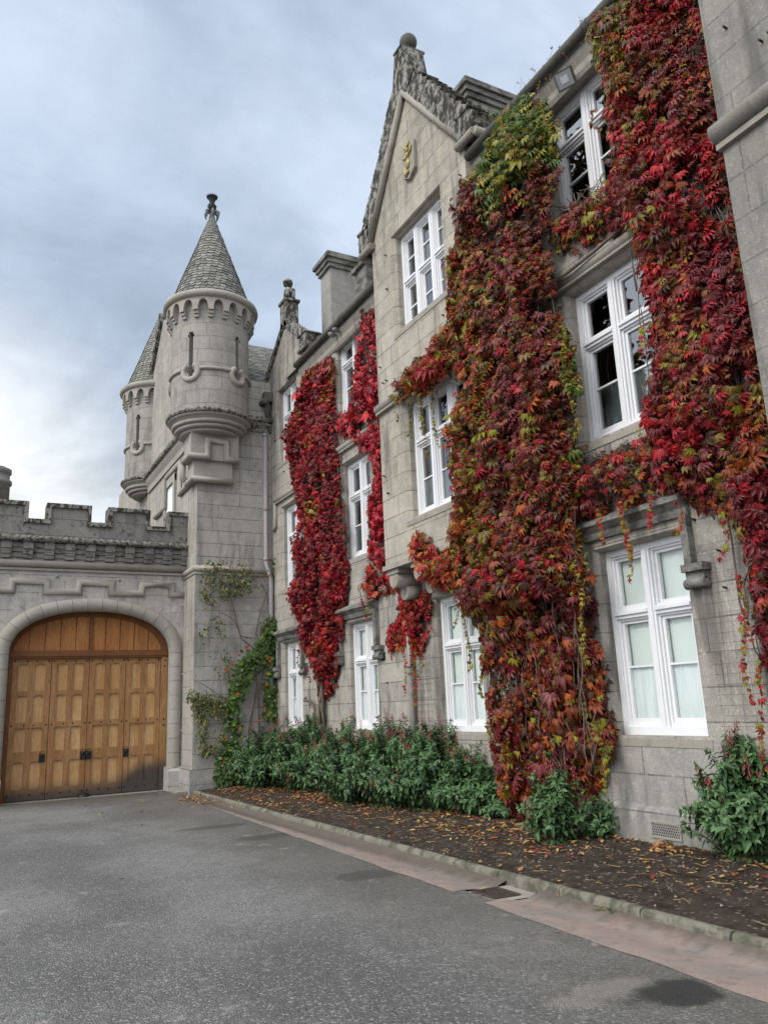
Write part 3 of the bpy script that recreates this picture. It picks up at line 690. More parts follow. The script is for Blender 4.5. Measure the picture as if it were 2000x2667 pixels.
for k in (-1, 0, 1): mb.tube([(XB-0.09, cy+k*0.05, cz+0.20), (XB-0.09, cy+k*0.075, cz+0.30)], [0.026, 0.012], 7)
mb.build('gilded_emblem', M_GOLD, sh)
# slated roof of the bay, running back from the gable
def slates(mb, tints, P0, U, V, wid, hgt, sw, sh, round_=True, th=0.012):
    """rows of lapped slates on the plane P0 + u U + v V"""
    U = Vector(U).normalized(); V = Vector(V).normalized(); Nn = U.cross(V).normalized(); P0 = Vector(P0)
    rows = int(hgt/sh)
    for r in range(rows+1):
        v0 = r*sh; off = (r % 2)*sw*0.5
        for c in range(int(wid/sw)+2):
            a = max(0.0, c*sw-off+0.004); b = min(wid, (c+1)*sw-off-0.004)
            if b-a < 0.03: continue
            j = random.uniform(-0.012, 0.012); l = Nn*(th*1.6+random.uniform(0, 0.006)); hi = sh*1.25
            p = [P0+U*(a+(b-a)*0.12)+V*(v0+j)+l, P0+U*(b-(b-a)*0.12)+V*(v0+j)+l, P0+U*b+V*(v0+j+sh*0.22)+l*0.9, P0+U*b+V*(v0+hi)+l*0.1, P0+U*a+V*(v0+hi)+l*0.1, P0+U*a+V*(v0+j+sh*0.22)+l*0.9]
            q = [x-Nn*th for x in p[:3]]+[p[5]-Nn*th]
            o = len(mb.v); mb.add(p+q, [(0, 1, 2, 3, 4, 5), (0, 6, 7, 1), (1, 7, 8, 2), (5, 9, 6, 0)]); tints += [random.random()]*4
def build_tinted(mb, tints, name, mat, parent):
    o = mb.build(name, mat, parent); a = o.data.attributes.new('tint', 'FLOAT', 'FACE'); a.data.foreach_set('value', tints); return o
mb = MB(); tn = []
sl = Vector((0, BC-YBN, ZAP-ZK))
slates(mb, tn, (XB+0.3, YBN-0.12, ZK+0.05), (1, 0, 0), sl, 4.5, sl.length+0.05, 0.26, 0.17)
mb.quad((XB+0.3, YBN-0.1, ZK+0.02), (XB+4.8, YBN-0.1, ZK+0.02), (XB+4.8, BC, ZAP+0.03), (XB+0.3, BC, ZAP+0.03)); tn.append(0.3)
mb.quad((XB+0.3, YBF+0.1, ZK+0.02), (XB+4.8, YBF+0.1, ZK+0.02), (XB+4.8, BC, ZAP+0.03), (XB+0.3, BC, ZAP+0.03)); tn.append(0.3)
rf = build_tinted(mb, tn, 'bay_roof', M_SLATE, gable)
mb = MB(); mb.tube([(XB+0.3, BC, ZAP+0.06), (XB+4.8, BC, ZAP+0.06)], 0.07, 8); mb.build('ridge_roll', simple('lead_ridge', (0.45, 0.48, 0.52), 0.5), rf)
# corbels carrying the bay
mb = MB()
mb.box(XB-0.05, XC, YBN-0.03, YBF+0.03, 3.78, 3.86); mb.build('corbel_slab', M_TRIM, gable)
for k in range(4):
    mb = MB(); yc = YBF-0.22-k*0.83
    for a, b, zr, r in ((XB+0.02, XC+0.02, 3.62, 0.15), (XB+0.22, XC+0.02, 3.40, 0.13)):
        mb.tube([(a, yc, zr), (b, yc, zr)], r, 18)
    mb.box(XB+0.0, XC, yc-0.2, yc+0.2, 3.70, 3.78)
    mb.build('corbel', M_TRIM, gable)
# --- string courses and label mouldings
def roll_y(mb, X, ya, yb, z, r, ret=True):
    mb.tube([(X, ya, z), (X, yb, z)], r, 10); mb.box(X+0.01, X+0.14, ya, yb, z+r*0.55, z+r*1.0); mb.box(X-r*0.55, X+0.14, ya, yb, z-r*1.25, z-r*0.75)
mb = MB()
roll_y(mb, XA-0.03, 5.55, 7.2, 6.76, 0.075); mb.build('label_moulding', M_TRIM, wing)
mb = MB(); roll_y(mb, XC-0.03, 12.6, 15.1, 6.85, 0.075); mb.build('label_moulding', M_TRIM, wing)
mb = MB(); roll_y(mb, XC-0.03, 16.55, 18.35, 6.68, 0.075)
mb.tube([(XC-0.03, 18.35, 6.68), (XC-0.03, 18.35, 6.05), (XC-0.03, 18.5, 5.95)], 0.06, 8)
mb.build('label_moulding', M_TRIM, wing)
mb = MB(); roll_y(mb, XB-0.03, YBN, YBF, 6.70, 0.085); mb.build('string_course', M_TRIM, gable)
# the heavy dark hoods over the ground-floor windows
def hood(X, ya, yb, z0, drop, name='window_hood'):
    m = MB()
    pr = [(X+0.02, z0), (X-0.05, z0), (X-0.07, z0+0.05), (X-0.07, z0+0.08), (X-0.13, z0+0.13), (X-0.17, z0+0.15), (X-0.17, z0+0.20), (X-0.04, z0+0.27), (X+0.02, z0+0.28)]
    m.add([(x, ya, z) for x, z in pr]+[(x, yb, z) for x, z in pr], [(i, i+1, i+10, i+9) for i in range(8)]+[tuple(range(9)), tuple(range(9, 18))[::-1]])
    for y0, s in ((ya, -1), (yb, 1)):
        a, b = sorted((y0, y0-s*0.09)); m.box(X-0.09, X+0.02, a, b, z0-drop, z0+0.001)
        a, b = sorted((y0-s*0.11, y0+s*0.16)); m.box(X-0.13, X+0.02, a, b, z0-drop-0.08, z0-drop-0.002); m.box(X-0.09, X+0.02, a+0.02, b-0.02, z0-drop-0.16, z0-drop-0.08)
        a, b = sorted((y0-s*0.11, y0+s*0.14)); m.tube([(X-0.07, a, z0-drop-0.2), (X-0.07, b, z0-drop-0.2)], 0.055, 8)
    return m.build(name, M_HOOD, wing)
hood(XA, 5.50, 7.16, 3.36, 0.52); hood(XC, 13.03, 14.68, 3.25, 0.62); hood(XC, 16.66, 18.25, 3.15, 0.62)
for k, w in WIN.items(): window(w, gable if k in ('b_1', 'b_2') else wing)
# --- eaves: stone cornice, gutter with brackets, slope behind
def eaves(X, ya, yb, z):
    m = MB(); m.prism([(X+0.05, z-0.36), (X-0.02, z-0.36), (X-0.05, z-0.30), (X-0.05, z-0.20), (X-0.10, z-0.10), (X-0.10, z-0.02), (X+0.05, z-0.02)], 'Y', ya, yb); m.build('cornice', M_TRIM, wing)
    m = MB(); m.tube([(X-0.17, ya, z+0.06), (X-0.17, yb, z+0.06)], 0.075, 12)
    y = ya+0.5
    while y < yb: m.tube([(X-0.17, y, z+0.06), (X-0.17, y+0.09, z+0.06)], 0.086, 12); y += 1.55
    m.build('gutter', M_LEAD, wing)
eaves(XA, YNE-0.2, YBN, ZEA+0.1); eaves(XC, YBF, YG0+0.25, ZEA-0.07)
for X, a, b, z in ((XA, YNE-1, YBN, ZEA+0.12), (XC, YBF, YG0+1.2, ZEA-0.03)):
    mb = MB(); mb.quad((X-0.12, a, z), (X+4, a, z+3.6), (X+4, b, z+3.6), (X-0.12, b, z)); build_tinted(mb, [0.4], 'roof', M_SLATE, wing)
# --- wall-head gable beside the tower
mb = MB(); gy = onX(742, 850, XC)[0]; gz = onX(742, 850, XC)[1]
pl = (YG1-0.05, 10.15); pr_ = (YG0, 10.15); ap = (gy, gz)
mb.add([(XC, pr_[0], 10.15), (XC, pl[0], 10.15), (XC, ap[0], ap[1])], [(0, 1, 2)])
g2 = mb.build('wallhead_gable', M_FAC, wing)
mb = MB()
for a in (pl, pr_): extr_band(mb, (a[0]+(0.05 if a is pl else -0.05), a[1]), ap, 0.17, XC-0.05, XC+0.28)
mb.box(XC-0.08, XC+0.34, YG0-0.16, YG0+0.22, 10.0, 10.34); mb.box(XC-0.12, XC+0.38, YG0-0.22, YG0+0.28, 9.93, 10.0)
mb.prism([(YG0-0.22, 10.34), (YG0+0.28, 10.34), (YG0+0.03, 10.50)], 'X', XC-0.12, XC+0.38)
mb.build('gable_coping', M_COPE, g2)
mb = MB(); zt = ap[1]+0.1; yc = ap[0]
mb.box(XC-0.05, XC+0.30, yc-0.2, yc+0.2, zt-0.15, zt+0.55); mb.box(XC-0.09, XC+0.34, yc-0.24, yc+0.24, zt+0.55, zt+0.62)
# seated carved beast, much weathered
mb.sphere((XC+0.13, yc, zt+0.82), 0.19, 12, 0.8, 0.85, 1.25); mb.sphere((XC+0.08, yc-0.06, zt+1.12), 0.13, 12, 1, 1, 1.05); mb.sphere((XC-0.02, yc-0.12, zt+1.10), 0.07, 8)
mb.tube([(XC+0.05, yc-0.12, zt+0.95), (XC-0.0, yc-0.18, zt+0.65)], [0.06, 0.05], 7); mb.tube([(XC+0.2, yc-0.10, zt+0.95), (XC+0.18, yc-0.17, zt+0.65)], [0.06, 0.05], 7)
mb.tube([(XC+0.22, yc+0.14, zt+0.68), (XC+0.24, yc+0.24, zt+0.9), (XC+0.2, yc+0.17, zt+1.1)], 0.04, 7)
mb.build('carved_finial', M_COPE, g2)
mb = MB(); tn = []
mb.quad((XC+0.2, pl[0], 10.2), (XC+4, pl[0], 10.2), (XC+4, ap[0], ap[1]), (XC+0.2, ap[0], ap[1])); tn.append(.3)
mb.quad((XC+0.2, pr_[0], 10.2), (XC+4, pr_[0], 10.2), (XC+4, ap[0], ap[1]), (XC+0.2, ap[0], ap[1])); tn.append(.5)
build_tinted(mb, tn, 'dormer_roof', M_SLATE, g2)
# --- chimneys on the wing
M_CHIM = stone('chimney_stone', (0.36, 0.345, 0.32), (0.30, 0.29, 0.27), (0.5, 0.48, 0.44), 0.75, 0.30, 0.1, 0.6)
def chimney(X, px_corner, px_left, px_right, zb):
    yc, z1 = onX(px_corner[0], px_corner[1], X); yl = onX(px_left[0], px_left[1], X)[0]
    xr = onY(px_right[0], px_right[1], yc)[0]
    m = MB(); m.box(X, xr, yc, yl, zb, z1-0.18); o = m.build('chimney', M_CHIM, wing)
    m = MB(); m.box(X-0.06, xr+0.06, yc-0.06, yl+0.06, z1-0.34, z1-0.22); m.box(X-0.11, xr+0.11, yc-0.11, yl+0.11, z1-0.22, z1-0.10)
    m.box(X-0.17, xr+0.17, yc-0.17, yl+0.17, z1-0.10, z1+0.0); m.box(X-0.13, xr+0.13, yc-0.13, yl+0.13, z1, z1+0.07)
    m.build('cap', M_HOOD, o); return o, (yc, yl, xr, z1)
chimney(8.0, (859, 665), (834, 672), (968, 690), 9.0)
chimney(8.6, (1216, 217), (1196, 228), (1420, 290), 9.5)
# small stone stack between the far chimney and the bay
mb = MB(); q = onX(948, 700, 7.6); mb.box(7.6, 8.3, q[0]-0.1, q[0]+0.45, 9.3, q[1]+0.1); mb.box(7.52, 8.38, q[0]-0.18, q[0]+0.53, q[1]+0.1, q[1]+0.2)
mb.build('chimney', M_HOOD, wing)
# --- drainpipe on the ground floor, air vent, small square vents
pu, pz = onX(1073, 1800, XC-0.07)
mb = MB(); mb.tube([(XC-0.075, pu, -0.1), (XC-0.075, pu, 3.75)], 0.052, 12)
for z in (2.05, 2.16, 0.6): mb.tube([(XC-0.075, pu, z), (XC-0.075, pu, z+0.06)], 0.066, 12)
mb.build('drainpipe', M_PIPE2, wing)
a = onX(1694, 2136, XA-0.07); b = onX(1779, 2194, XA-0.07)
mb = MB(); y0, y1, z0, z1 = b[0], a[0], b[1], a[1]
mb.box(XA-0.085, XA-0.06, y0, y1, z0, z0+0.02); mb.box(XA-0.085, XA-0.06, y0, y1, z1-0.02, z1); mb.box(XA-0.085, XA-0.06, y0, y0+0.02, z0+.02, z1-.02); mb.box(XA-0.085, XA-0.06, y1-0.02, y1, z0+.02, z1-.02)
ven = mb.build('air_vent', M_TRIM, wing)
mb = MB(); mb.quad((XA-0.074, y0, z0), (XA-0.074, y1, z0), (XA-0.074, y1, z1), (XA-0.074, y0, z1)); mb.build('dark_opening', M_VOID, ven)
mb = MB(); r = 0.0135; ny = int((y1-y0-.04)/0.029); nz = int((z1-z0-.04)/0.025)
for j in range(nz):
    for i in range(ny):
        yy = y0+0.035+i*0.029+(j % 2)*0.0145; zz = z0+0.033+j*0.025
        if yy > y1-0.03: continue
        ring = [(math.cos(t)*r, math.sin(t)*r) for t in [k*math.pi/3+math.pi/6 for k in range(6)]]; R2 = [(p[0]*1.34, p[1]*1.34) for p in ring]
        mb.add([(XA-0.081, yy+p[0]*0.8, zz+p[1]*0.8) for p in ring]+[(XA-0.081, yy+p[0], zz+p[1]) for p in R2], [(k, (k+1) % 6, 6+(k+1) % 6, 6+k) for k in range(6)])
mb.build('grille', simple('grey_grille', (0.42, 0.40, 0.37), 0.6), ven)
for q in (onX(999, 1710, XC), onX(719, 1766, XC)):
    mb = MB(); mb.box(XC-0.012, XC+0.01, q[0]-0.07, q[0]+0.07, q[1]-0.075, q[1]+0.075); mb.build('small_vent', M_IRON, wing)
# iron wall pegs of the old trellis
PEG = None
def peg(X, y, z, parent):
    global PEG
    m = MB(); m.tube([(X+0.01, y, z), (X-0.05, y, z+0.01)], 0.012, 6); m.build('wall_peg', M_IRON, parent)
for k in range(90):
    side = random.random()
    if side < 0.5: X, y, z = XB, random.uniform(YBN+0.1, YBF-0.1), 4.4+0.34*random.randint(0, 15)+0.02
    elif side < 0.75: X, y, z = XC, random.uniform(12.6, 18.5), 0.6+0.335*random.randint(0, 24)
    else: X, y, z = XA, random.uniform(4.3, 5.5), 0.7+0.37*random.randint(0, 7)
    if any(w[0] == X and w[2]-0.15 < y < w[3]+0.15 and w[4]-.2 < z < w[5]+.15 for w in WIN.values()): continue
    peg(X, y, z, gable if X == XB else wing)

# near projecting block of the wing, cut by the right edge of the picture
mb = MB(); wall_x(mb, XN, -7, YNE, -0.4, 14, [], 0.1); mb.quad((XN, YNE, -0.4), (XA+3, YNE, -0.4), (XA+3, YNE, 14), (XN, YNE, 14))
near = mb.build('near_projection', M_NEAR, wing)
mb = MB(); z = onX(1889, 340, XN)[1]
mb.tube([(XN-0.03, -7, z), (XN-0.03, YNE+0.04, z)], 0.10, 14); mb.box(XN-0.05, XN+.01, -7, YNE+0.03, z-0.17, z-0.11); mb.box(XN-0.02, XN+.01, -7, YNE+0.02, z+0.10, z+0.13)
mb.build('string_course', M_TRIM, near)
for k in range(26):
    peg(XN, random.uniform(1.5, YNE-0.1), 4.2+0.42*random.randint(0, 12)+0.02, near)

# ================================================================== TOWER with two cone-roofed turrets
TCX, TCY = 5.29, 18.97
tower = thing('castle_tower', 'pale stone castle tower block with two slate-coned round corner turrets', 'tower', (6.0, 20.5, -0.2))
M_TUR = stone('turret_ashlar', (0.39, 0.368, 0.335), (0.32, 0.303, 0.277), (0.20, 0.19, 0.175), 0.62, 0.36, 0.03, 0.4, cyl=(TCX, TCY), msize=0.008)
M_LIT = stone('lit_side_ashlar', (0.45, 0.42, 0.372), (0.38, 0.355, 0.315), (0.25, 0.235, 0.21), 1.2, 0.36, 0.0, 0.35)  # side stone made paler than the front, its brighter light painted in
M_TTRIM = mossy('tower_trim', (0.39, 0.365, 0.325), (0.17, 0.163, 0.148), 0.5, 0.75, 3, 0.5)
YTB = 30.0
ga = onX(402, 1011, XT); gb = onX(425, 836, XT); slope = (gb[1]-ga[1])/(gb[0]-ga[0])   # raking gable on the side wall
YR = 22.5; ZR = 12.95
mb = MB()
zst = 4.94
mb.quad((XT, YT, zst), (XC+0.02, YT, zst), (XC+0.02, YT, 10.05), (XT, YT, 10.05))
mb.quad((XT-0.035, YT-0.035, -0.5), (XC+0.02, YT-0.035, -0.5), (XC+0.02, YT-0.035, zst), (XT-0.035, YT-0.035, zst))
tw = mb.build('wall', M_TOW, tower)
mb = MB()
mb.add([(XT, YT, zst), (XT, YTB, zst), (XT, YTB, 9.6), (XT, ga[0]+1.2, 9.6), (XT, ga[0]+1.0, ga[1]-0.2), (XT, gb[0], gb[1]), (XT, gb[0]-0.9, gb[1]-0.3), (XT, YT, 10.3)], [tuple(range(8))])
mb.quad((XT-0.035, YT-0.035, -0.5), (XT-0.035, YTB, -0.5), (XT-0.035, YTB, zst), (XT-0.035, YT-0.035, zst))
mb.build('side_wall', M_LIT, tower)
mb = MB(); p = Vector((ga[0]+1.3, ga[1]-0.55)); q = Vector(gb); q2 = Vector((gb[0]-2.2, gb[1]+0.1))
d = q-p
for i in range(12):
    a = p+d*(i/12); b = p+d*((i+1)/12); h = 0.22+0.05*(i % 2)
    mb.prism([tuple(a), tuple(b), (b.x, b.y+h), (a.x, a.y+h)], 'X', XT-0.10-0.02*(i % 2), XT+0.3)
mb.build('gable_coping', M_COPE, tower)
# plinth, string and cornice
mb = MB(); mb.prism([(XT-0.11, YT-0.11), (XC+0.05, YT-0.11), (XC+0.05, YT), (XT, YT), (XT, YT+1.1), (XT-0.11, YT+1.1)], 'Z', -0.6, 0.30); mb.build('plinth', M_TOW, tower)
mb = MB(); mb.tube([(XT-0.03, YT+1.05, zst), (XT-0.03, YT-0.03, zst), (XC, YT-0.03, zst)], 0.085, 10)
mb.tube([(XT-0.03, YT+1.05, zst-0.11), (XT-0.03, YT-0.03, zst-0.11), (XC, YT-0.03, zst-0.11)], 0.04, 8); mb.build('string_course', M_TTRIM, tower)
mb = MB(); mb.prism([(YT+0.05, 8.62), (YT-0.04, 8.62), (YT-0.06, 8.72), (YT-0.14, 8.80), (YT-0.14, 8.88), (YT+.05, 8.95)], 'X', 5.9, XC-0.02)
mb.tube([(5.9, YT-0.12, 8.93), (XC-0.02, YT-0.12, 8.93)], 0.09, 10); mb.build('cornice', M_ROPE, tower)
mb = MB(); mb.tube([(6.62, YT-0.15, 9.55), (6.70, YT-0.13, 9.45), (6.74, YT-0.12, 9.0)], 0.07, 9); mb.tube([(6.60, YT-0.30, 9.42), (6.60, YT, 9.42)], 0.075, 10); mb.box(6.62, XC-.02, YT-0.22, YT, 9.45, 9.7)
mb.build('rain_spout', M_LEAD, tower)
# roof slope behind the tower wall
mb = MB(); tn = []
e0 = Vector((XT+0.9, YT+0.1, 10.03)); V = Vector((0, YR-YT-0.1, ZR-10.03))
slates(mb, tn, e0, (1, 0, 0), V, 4.6, V.length, 0.24, 0.17)
mb.quad((XT+0.3, YT+0.1, 10.0), (11, YT+0.1, 10.0), (11, YR, ZR), (XT+0.3, YR, ZR)); tn.append(.3)
mb.quad((XT+0.3, 26, 10.0), (11, 26, 10.0), (11, YR, ZR), (XT+0.3, YR, ZR)); tn.append(.3)
build_tinted(mb, tn, 'roof', M_SLATE, tower)

def rope_ring(mb, cx, cy, z, R0, r, n=150, a0=0, a1=2*math.pi, tw=46):
    """twisted rope moulding round a circle"""
    vs = []; k = 10
    for i in range(n+1):
        a = a0+(a1-a0)*i/n
        for j in range(k):
            b = 2*math.pi*j/k; rr = r*(1+0.20*math.cos(2*(b)+tw*a))
            vs.append((cx+(R0+rr*math.cos(b))*math.cos(a), cy+(R0+rr*math.cos(b))*math.sin(a), z+rr*math.sin(b)))
    mb.add(vs, [(i*k+j, i*k+(j+1) % k, (i+1)*k+(j+1) % k, (i+1)*k+j) for i in range(n) for j in range(k)], True)
def rope_line(mb, p0, p1, r, pitch=0.16):
    p0 = Vector(p0); p1 = Vector(p1); L_ = (p1-p0).length; n = int(L_/0.03); k = 10; t = (p1-p0).normalized()
    a = Vector((0, 0, 1)); b = t.cross(a).normalized(); a = b.cross(t); vs = []
    for i in range(n+1):
        c = p0+t*(L_*i/n)
        for j in range(k):
            th = 2*math.pi*j/k; rr = r*(1+0.22*math.cos(2*th+2*math.pi*L_*i/n/pitch)); vs.append(c+b*math.cos(th)*rr+a*math.sin(th)*rr)
    mb.add(vs, [(i*k+j, i*k+(j+1) % k, (i+1)*k+(j+1) % k, (i+1)*k+j) for i in range(n) for j in range(k)], True)

def turret(cx, cy, dz, matw, face, slit_off, thistle):
    """face = bearing (radians) from the turret towards the court"""
    z = lambda v: v+dz
    Rb = 0.99
    ZB, ZROPE, ZBAND, ZARC, ZTOP = Z_T
    # drum with key-hole loops left open
    cuts = [face+R(o) for o in slit_off]
    zs = [z(ZROPE), z(ZBAND-0.10), z(ZBAND-0.02), z(ZBAND+0.06), z(ZBAND+0.14), z(ZBAND+0.90), z(ZBAND+0.96), z(ZBAND+1.03), z(ZBAND+1.10), z(ZARC+0.5)]
    an = sorted([face-math.pi+R(k*4) for k in range(90)]+[c+R(q) for c in cuts for q in (-5.2, -3.4, 3.4, 5.2)])
    mb = MB()
    def P(a, r, zz): return (cx+r*math.cos(a), cy+r*math.sin(a), zz)
    n = len(an)
    def hole_at(am, zm):
        for c in cuts:
            d = abs((am-c+math.pi) % (2*math.pi)-math.pi)
            if d < R(3.4) and zs[1] < zm < zs[8]: return True
            if d < R(5.2) and (zs[2] < zm < zs[3] or zs[6] < zm < zs[7]): return True
        return False
    for i in range(n):
        a, b = an[i], an[(i+1) % n]; bb = b if b > a else b+2*math.pi
        for j in range(len(zs)-1):
            if hole_at((a+bb)/2, (zs[j]+zs[j+1])/2):
                mb.quad(P(a, Rb-0.2, zs[j]), P(b, Rb-0.2, zs[j]), P(b, Rb-0.2, zs[j+1]), P(a, Rb-0.2, zs[j+1]))
            else: mb.add([P(a, Rb, zs[j]), P(b, Rb, zs[j]), P(b, Rb, zs[j+1]), P(a, Rb, zs[j+1])], [(0, 1, 2, 3)], True)
    for c in cuts:
        for s in (-3.4, 3.4): mb.quad(P(c+R(s), Rb, zs[1]), P(c+R(s), Rb-0.2, zs[1]), P(c+R(s), Rb-0.2, zs[8]), P(c+R(s), Rb, zs[8]))
        for q in (1, 8): mb.quad(P(c-R(3.4), Rb, zs[q]), P(c+R(3.4), Rb, zs[q]), P(c+R(3.4), Rb-.2, zs[q]), P(c-R(3.4), Rb-.2, zs[q]))
    drum = mb.build('turret', matw, tower)
    mb = MB()   # rings under the loops and the roll band joining them
    for c in cuts:
        rg = [(c+0.20*math.sin(t)/Rb, z(ZBAND)+0.20*math.cos(t)) for t in np.linspace(0, 2*math.pi, 44, endpoint=False) if not (math.cos(t) > 0.95)]
        k0 = next(i for i in range(len(rg)) if math.hypot((rg[i][0]-rg[i-1][0])*Rb, rg[i][1]-rg[i-1][1]) > 0.06); rg = rg[k0:]+rg[:k0]
        mb.tube([P(a, Rb+0.0, zz) for a, zz in rg], 0.075, 8)
    cs = sorted(cuts)
    for a, b in list(zip(cs, cs[1:]))+[(cs[-1], cs[0]+2*math.pi)]:
        a += 0.25/Rb; b -= 0.25/Rb
        mb.tube([P(a+(b-a)*i/24, Rb+0.015, z(ZBAND)+0.09) for i in range(25)], 0.05, 8)
    mb.build('loop_surround', M_TTRIM, drum)
    mb = MB(); rope_ring(mb, cx, cy, z(ZROPE)-0.01, Rb+0.05, 0.062); mb.build('rope_moulding', M_ROPE, drum)
    mb = MB()
    pr = [(Rb-0.01, z(ZROPE)+0.02), (Rb+0.05, z(ZROPE)-0.01), (Rb+0.06, z(ZROPE)-0.08)]
    st = [(Rb+0.06, ZROPE-0.10), (Rb+0.0, ZROPE-0.12), (Rb-0.05, ZROPE-0.15), (Rb-0.06, ZROPE-0.18)]
    for r0, zz0, rr in ((Rb-0.08, ZROPE-0.23, 0.05), (Rb-0.16, ZROPE-0.325, 0.05), (Rb-0.28, ZROPE-0.41, 0.045)):
        st += [(r0+rr*math.cos(t), zz0+rr*math.sin(t)) for t in np.linspace(1.3, -1.3, 7)]
    st += [(0.05, ZROPE-0.455)]
    mb.lathe(pr+[(r, z(v)) for r, v in st], cx, cy, 64); mb.build('corbel_rings', M_TTRIM, drum)
    # machicolated cornice: brackets, little arches, roll, roof
    NB = 18; Ro = Rb+0.15; za = z(ZARC); hA = 0.20; zt = z(ZARC)+0.26
    mb = MB()
    for k in range(NB):
        a0 = face+2*math.pi*k/NB; w = 2*math.pi/NB; br = w*0.17
        m2 = [(a0+br+(w-2*br)*t) for t in np.linspace(0, 1, 9)]
        zb = [za+hA*math.sqrt(max(0, 1-(2*t-1)**2)) for t in np.linspace(0, 1, 9)]
        A = [a0-br]+m2; Zb = [za]+zb
        for i in range(len(A)-1):
            lo = (za, za) if i == 0 else (Zb[i], Zb[i+1])
            mb.quad(P(A[i], Ro, lo[0]), P(A[i+1], Ro, lo[1]), P(A[i+1], Ro, zt), P(A[i], Ro, zt))
            mb.quad(P(A[i], Ro, lo[0]), P(A[i+1], Ro, lo[1]), P(A[i+1], Rb-0.02, lo[1]), P(A[i], Rb-0.02, lo[0]))
        for (r, c, d) in ((Ro+0.002, za-0.09, za+0.005), (Ro-0.05, za-0.17, za-0.09), (Ro-0.09, za-0.25, za-0.17)):
            l = [P(a0-br, Rb-.02, c), P(a0+br, Rb-.02, c), P(a0+br, r, c), P(a0-br, r, c)]; h = [(p[0], p[1], d) for p in l]
            mb.add(l+h, [(0, 3, 2, 1), (4, 5, 6, 7), (0, 1, 5, 4), (1, 2, 6, 5), (2, 3, 7, 6), (3, 0, 4, 7)])
    mb.build('bracket_cornice', M_TTRIM, drum)
    mb = MB(); mb.lathe([(Ro, zt-0.005), (Ro+0.03, zt), (Ro+0.085, zt+0.04), (Ro+0.10, zt+0.10), (Ro+0.085, zt+0.16), (Ro+0.02, zt+0.18), (Ro-0.08, zt+0.20), (0.5, zt+0.22)], cx, cy, 72); mb.build('cornice_roll', M_TTRIM, drum)
    # cone of fish-scale slates
    zc0 = zt+0.21; Rc = Ro-0.10; zc1 = z(ZTOP); H = zc1-zc0; mb = MB(); tn = []
    rows = 30; sl = math.hypot(Rc, H)
    for r in range(rows-1):
        t = r/rows; rad = Rc*(1-t); m = max(9, int(2*math.pi*rad/0.155)); t2 = min(1, (r+1.35)/rows)
        for c in range(m):
            w = 2*math.pi/m; a = c*w+(r % 2)*w/2; j = random.uniform(-0.15, 0.15)/rows
            def Q(f, tt, out): rr = Rc*(1-tt)+out; return P(a+f*w, rr, zc0+H*tt)
            o1 = 0.026+random.uniform(0, 0.012)
            mb.add([Q(0.30, t+j, o1), Q(0.70, t+j, o1), Q(0.97, t+j+0.28/rows, o1*.9), Q(0.97, t2, 0.004), Q(0.03, t2, 0.004), Q(0.03, t+j+0.28/rows, o1*.9), Q(0.30, t+j, 0.0), Q(0.70, t+j, 0.0), Q(0.97, t+j+0.28/rows, 0.0), Q(0.03, t+j+0.28/rows, 0.0)],
                   [(0, 1, 2, 3, 4, 5), (0, 6, 7, 1), (1, 7, 8, 2), (5, 9, 6, 0)]); tn += [random.random()]*4
    mb.lathe([(Rc, zc0), (0.02, zc1)], cx, cy, 48); tn += [0.2]*48
    cone = build_tinted(mb, tn, 'cone_roof', M_SLATE, drum)
    mb = MB(); zf = zc1-0.32; mb.lathe([(0.17, zf-0.18), (0.15, zf-0.1), (0.075, zf+0.25), (0.07, zf+0.33)], cx, cy, 20)
    mb.build('lead_cap', M_LEADF, cone)
    if thistle:
        b = zf+0.30; FS = lambda m: setattr(m, 'v', [(cx+(p[0]-cx)*0.78, cy+(p[1]-cy)*0.78, b+(p[2]-b)*0.70) for p in m.v]); mb = MB()
        mb.lathe([(0.07, b), (0.05, b+0.14), (0.075, b+0.17)], cx, cy, 14)
        for k in range(6):   # drooping leaves round the stalk
            a = k*math.pi/3+0.4; mb.tube([P(a, 0.05, b+0.05), P(a, 0.17, b+0.13), P(a, 0.25, b+0.05), P(a, 0.24, b-0.1), P(a, 0.20, b-0.2)], [0.04, 0.05, 0.045, 0.035, 0.015], 6)
        FS(mb); mb.build('thistle_leaves', M_LEADF, cone)
        mb = MB(); mb.sphere(P(0, 0, b+0.33), 0.155, 16, 1, 1, 1.05)
        mb.lathe([(0.09, b+0.44), (0.085, b+0.50), (0.10, b+0.60), (0.15, b+0.72), (0.19, b+0.78), (0.0, b+0.76)], cx, cy, 20)
        for k in range(18):
            a = k*math.pi/9; mb.tube([P(a, 0.17, b+0.74), P(a, 0.205, b+0.84)], [0.02, 0.004], 5)
        for k in range(26):
            th = random.uniform(0.5, 2.4); a = k*2.4; v = (math.sin(th)*math.cos(a), math.sin(th)*math.sin(a), math.cos(th))
            mb.tube([(cx+v[0]*.14, cy+v[1]*.14, b+.33+v[2]*.14), (cx+v[0]*.19, cy+v[1]*.19, b+.33+v[2]*.19)], [0.02, 0.003], 5)
        FS(mb); mb.build('thistle_finial', M_THIST, cone)
    return drum
FACE = math.atan2(-TCY, -TCX); cxf, cyf = TCX+0.99*math.cos(FACE), TCY+0.99*math.sin(FACE)
Z_T = (0, zAt(545, 1066, cxf, cyf), zAt(545, 966, cxf, cyf), zAt(545, 802, cxf, cyf), zAt(548, 566, TCX, TCY)+0.12)
turret(TCX, TCY, 0.0, M_TUR, FACE, (-29, 43, 115, -101), True)
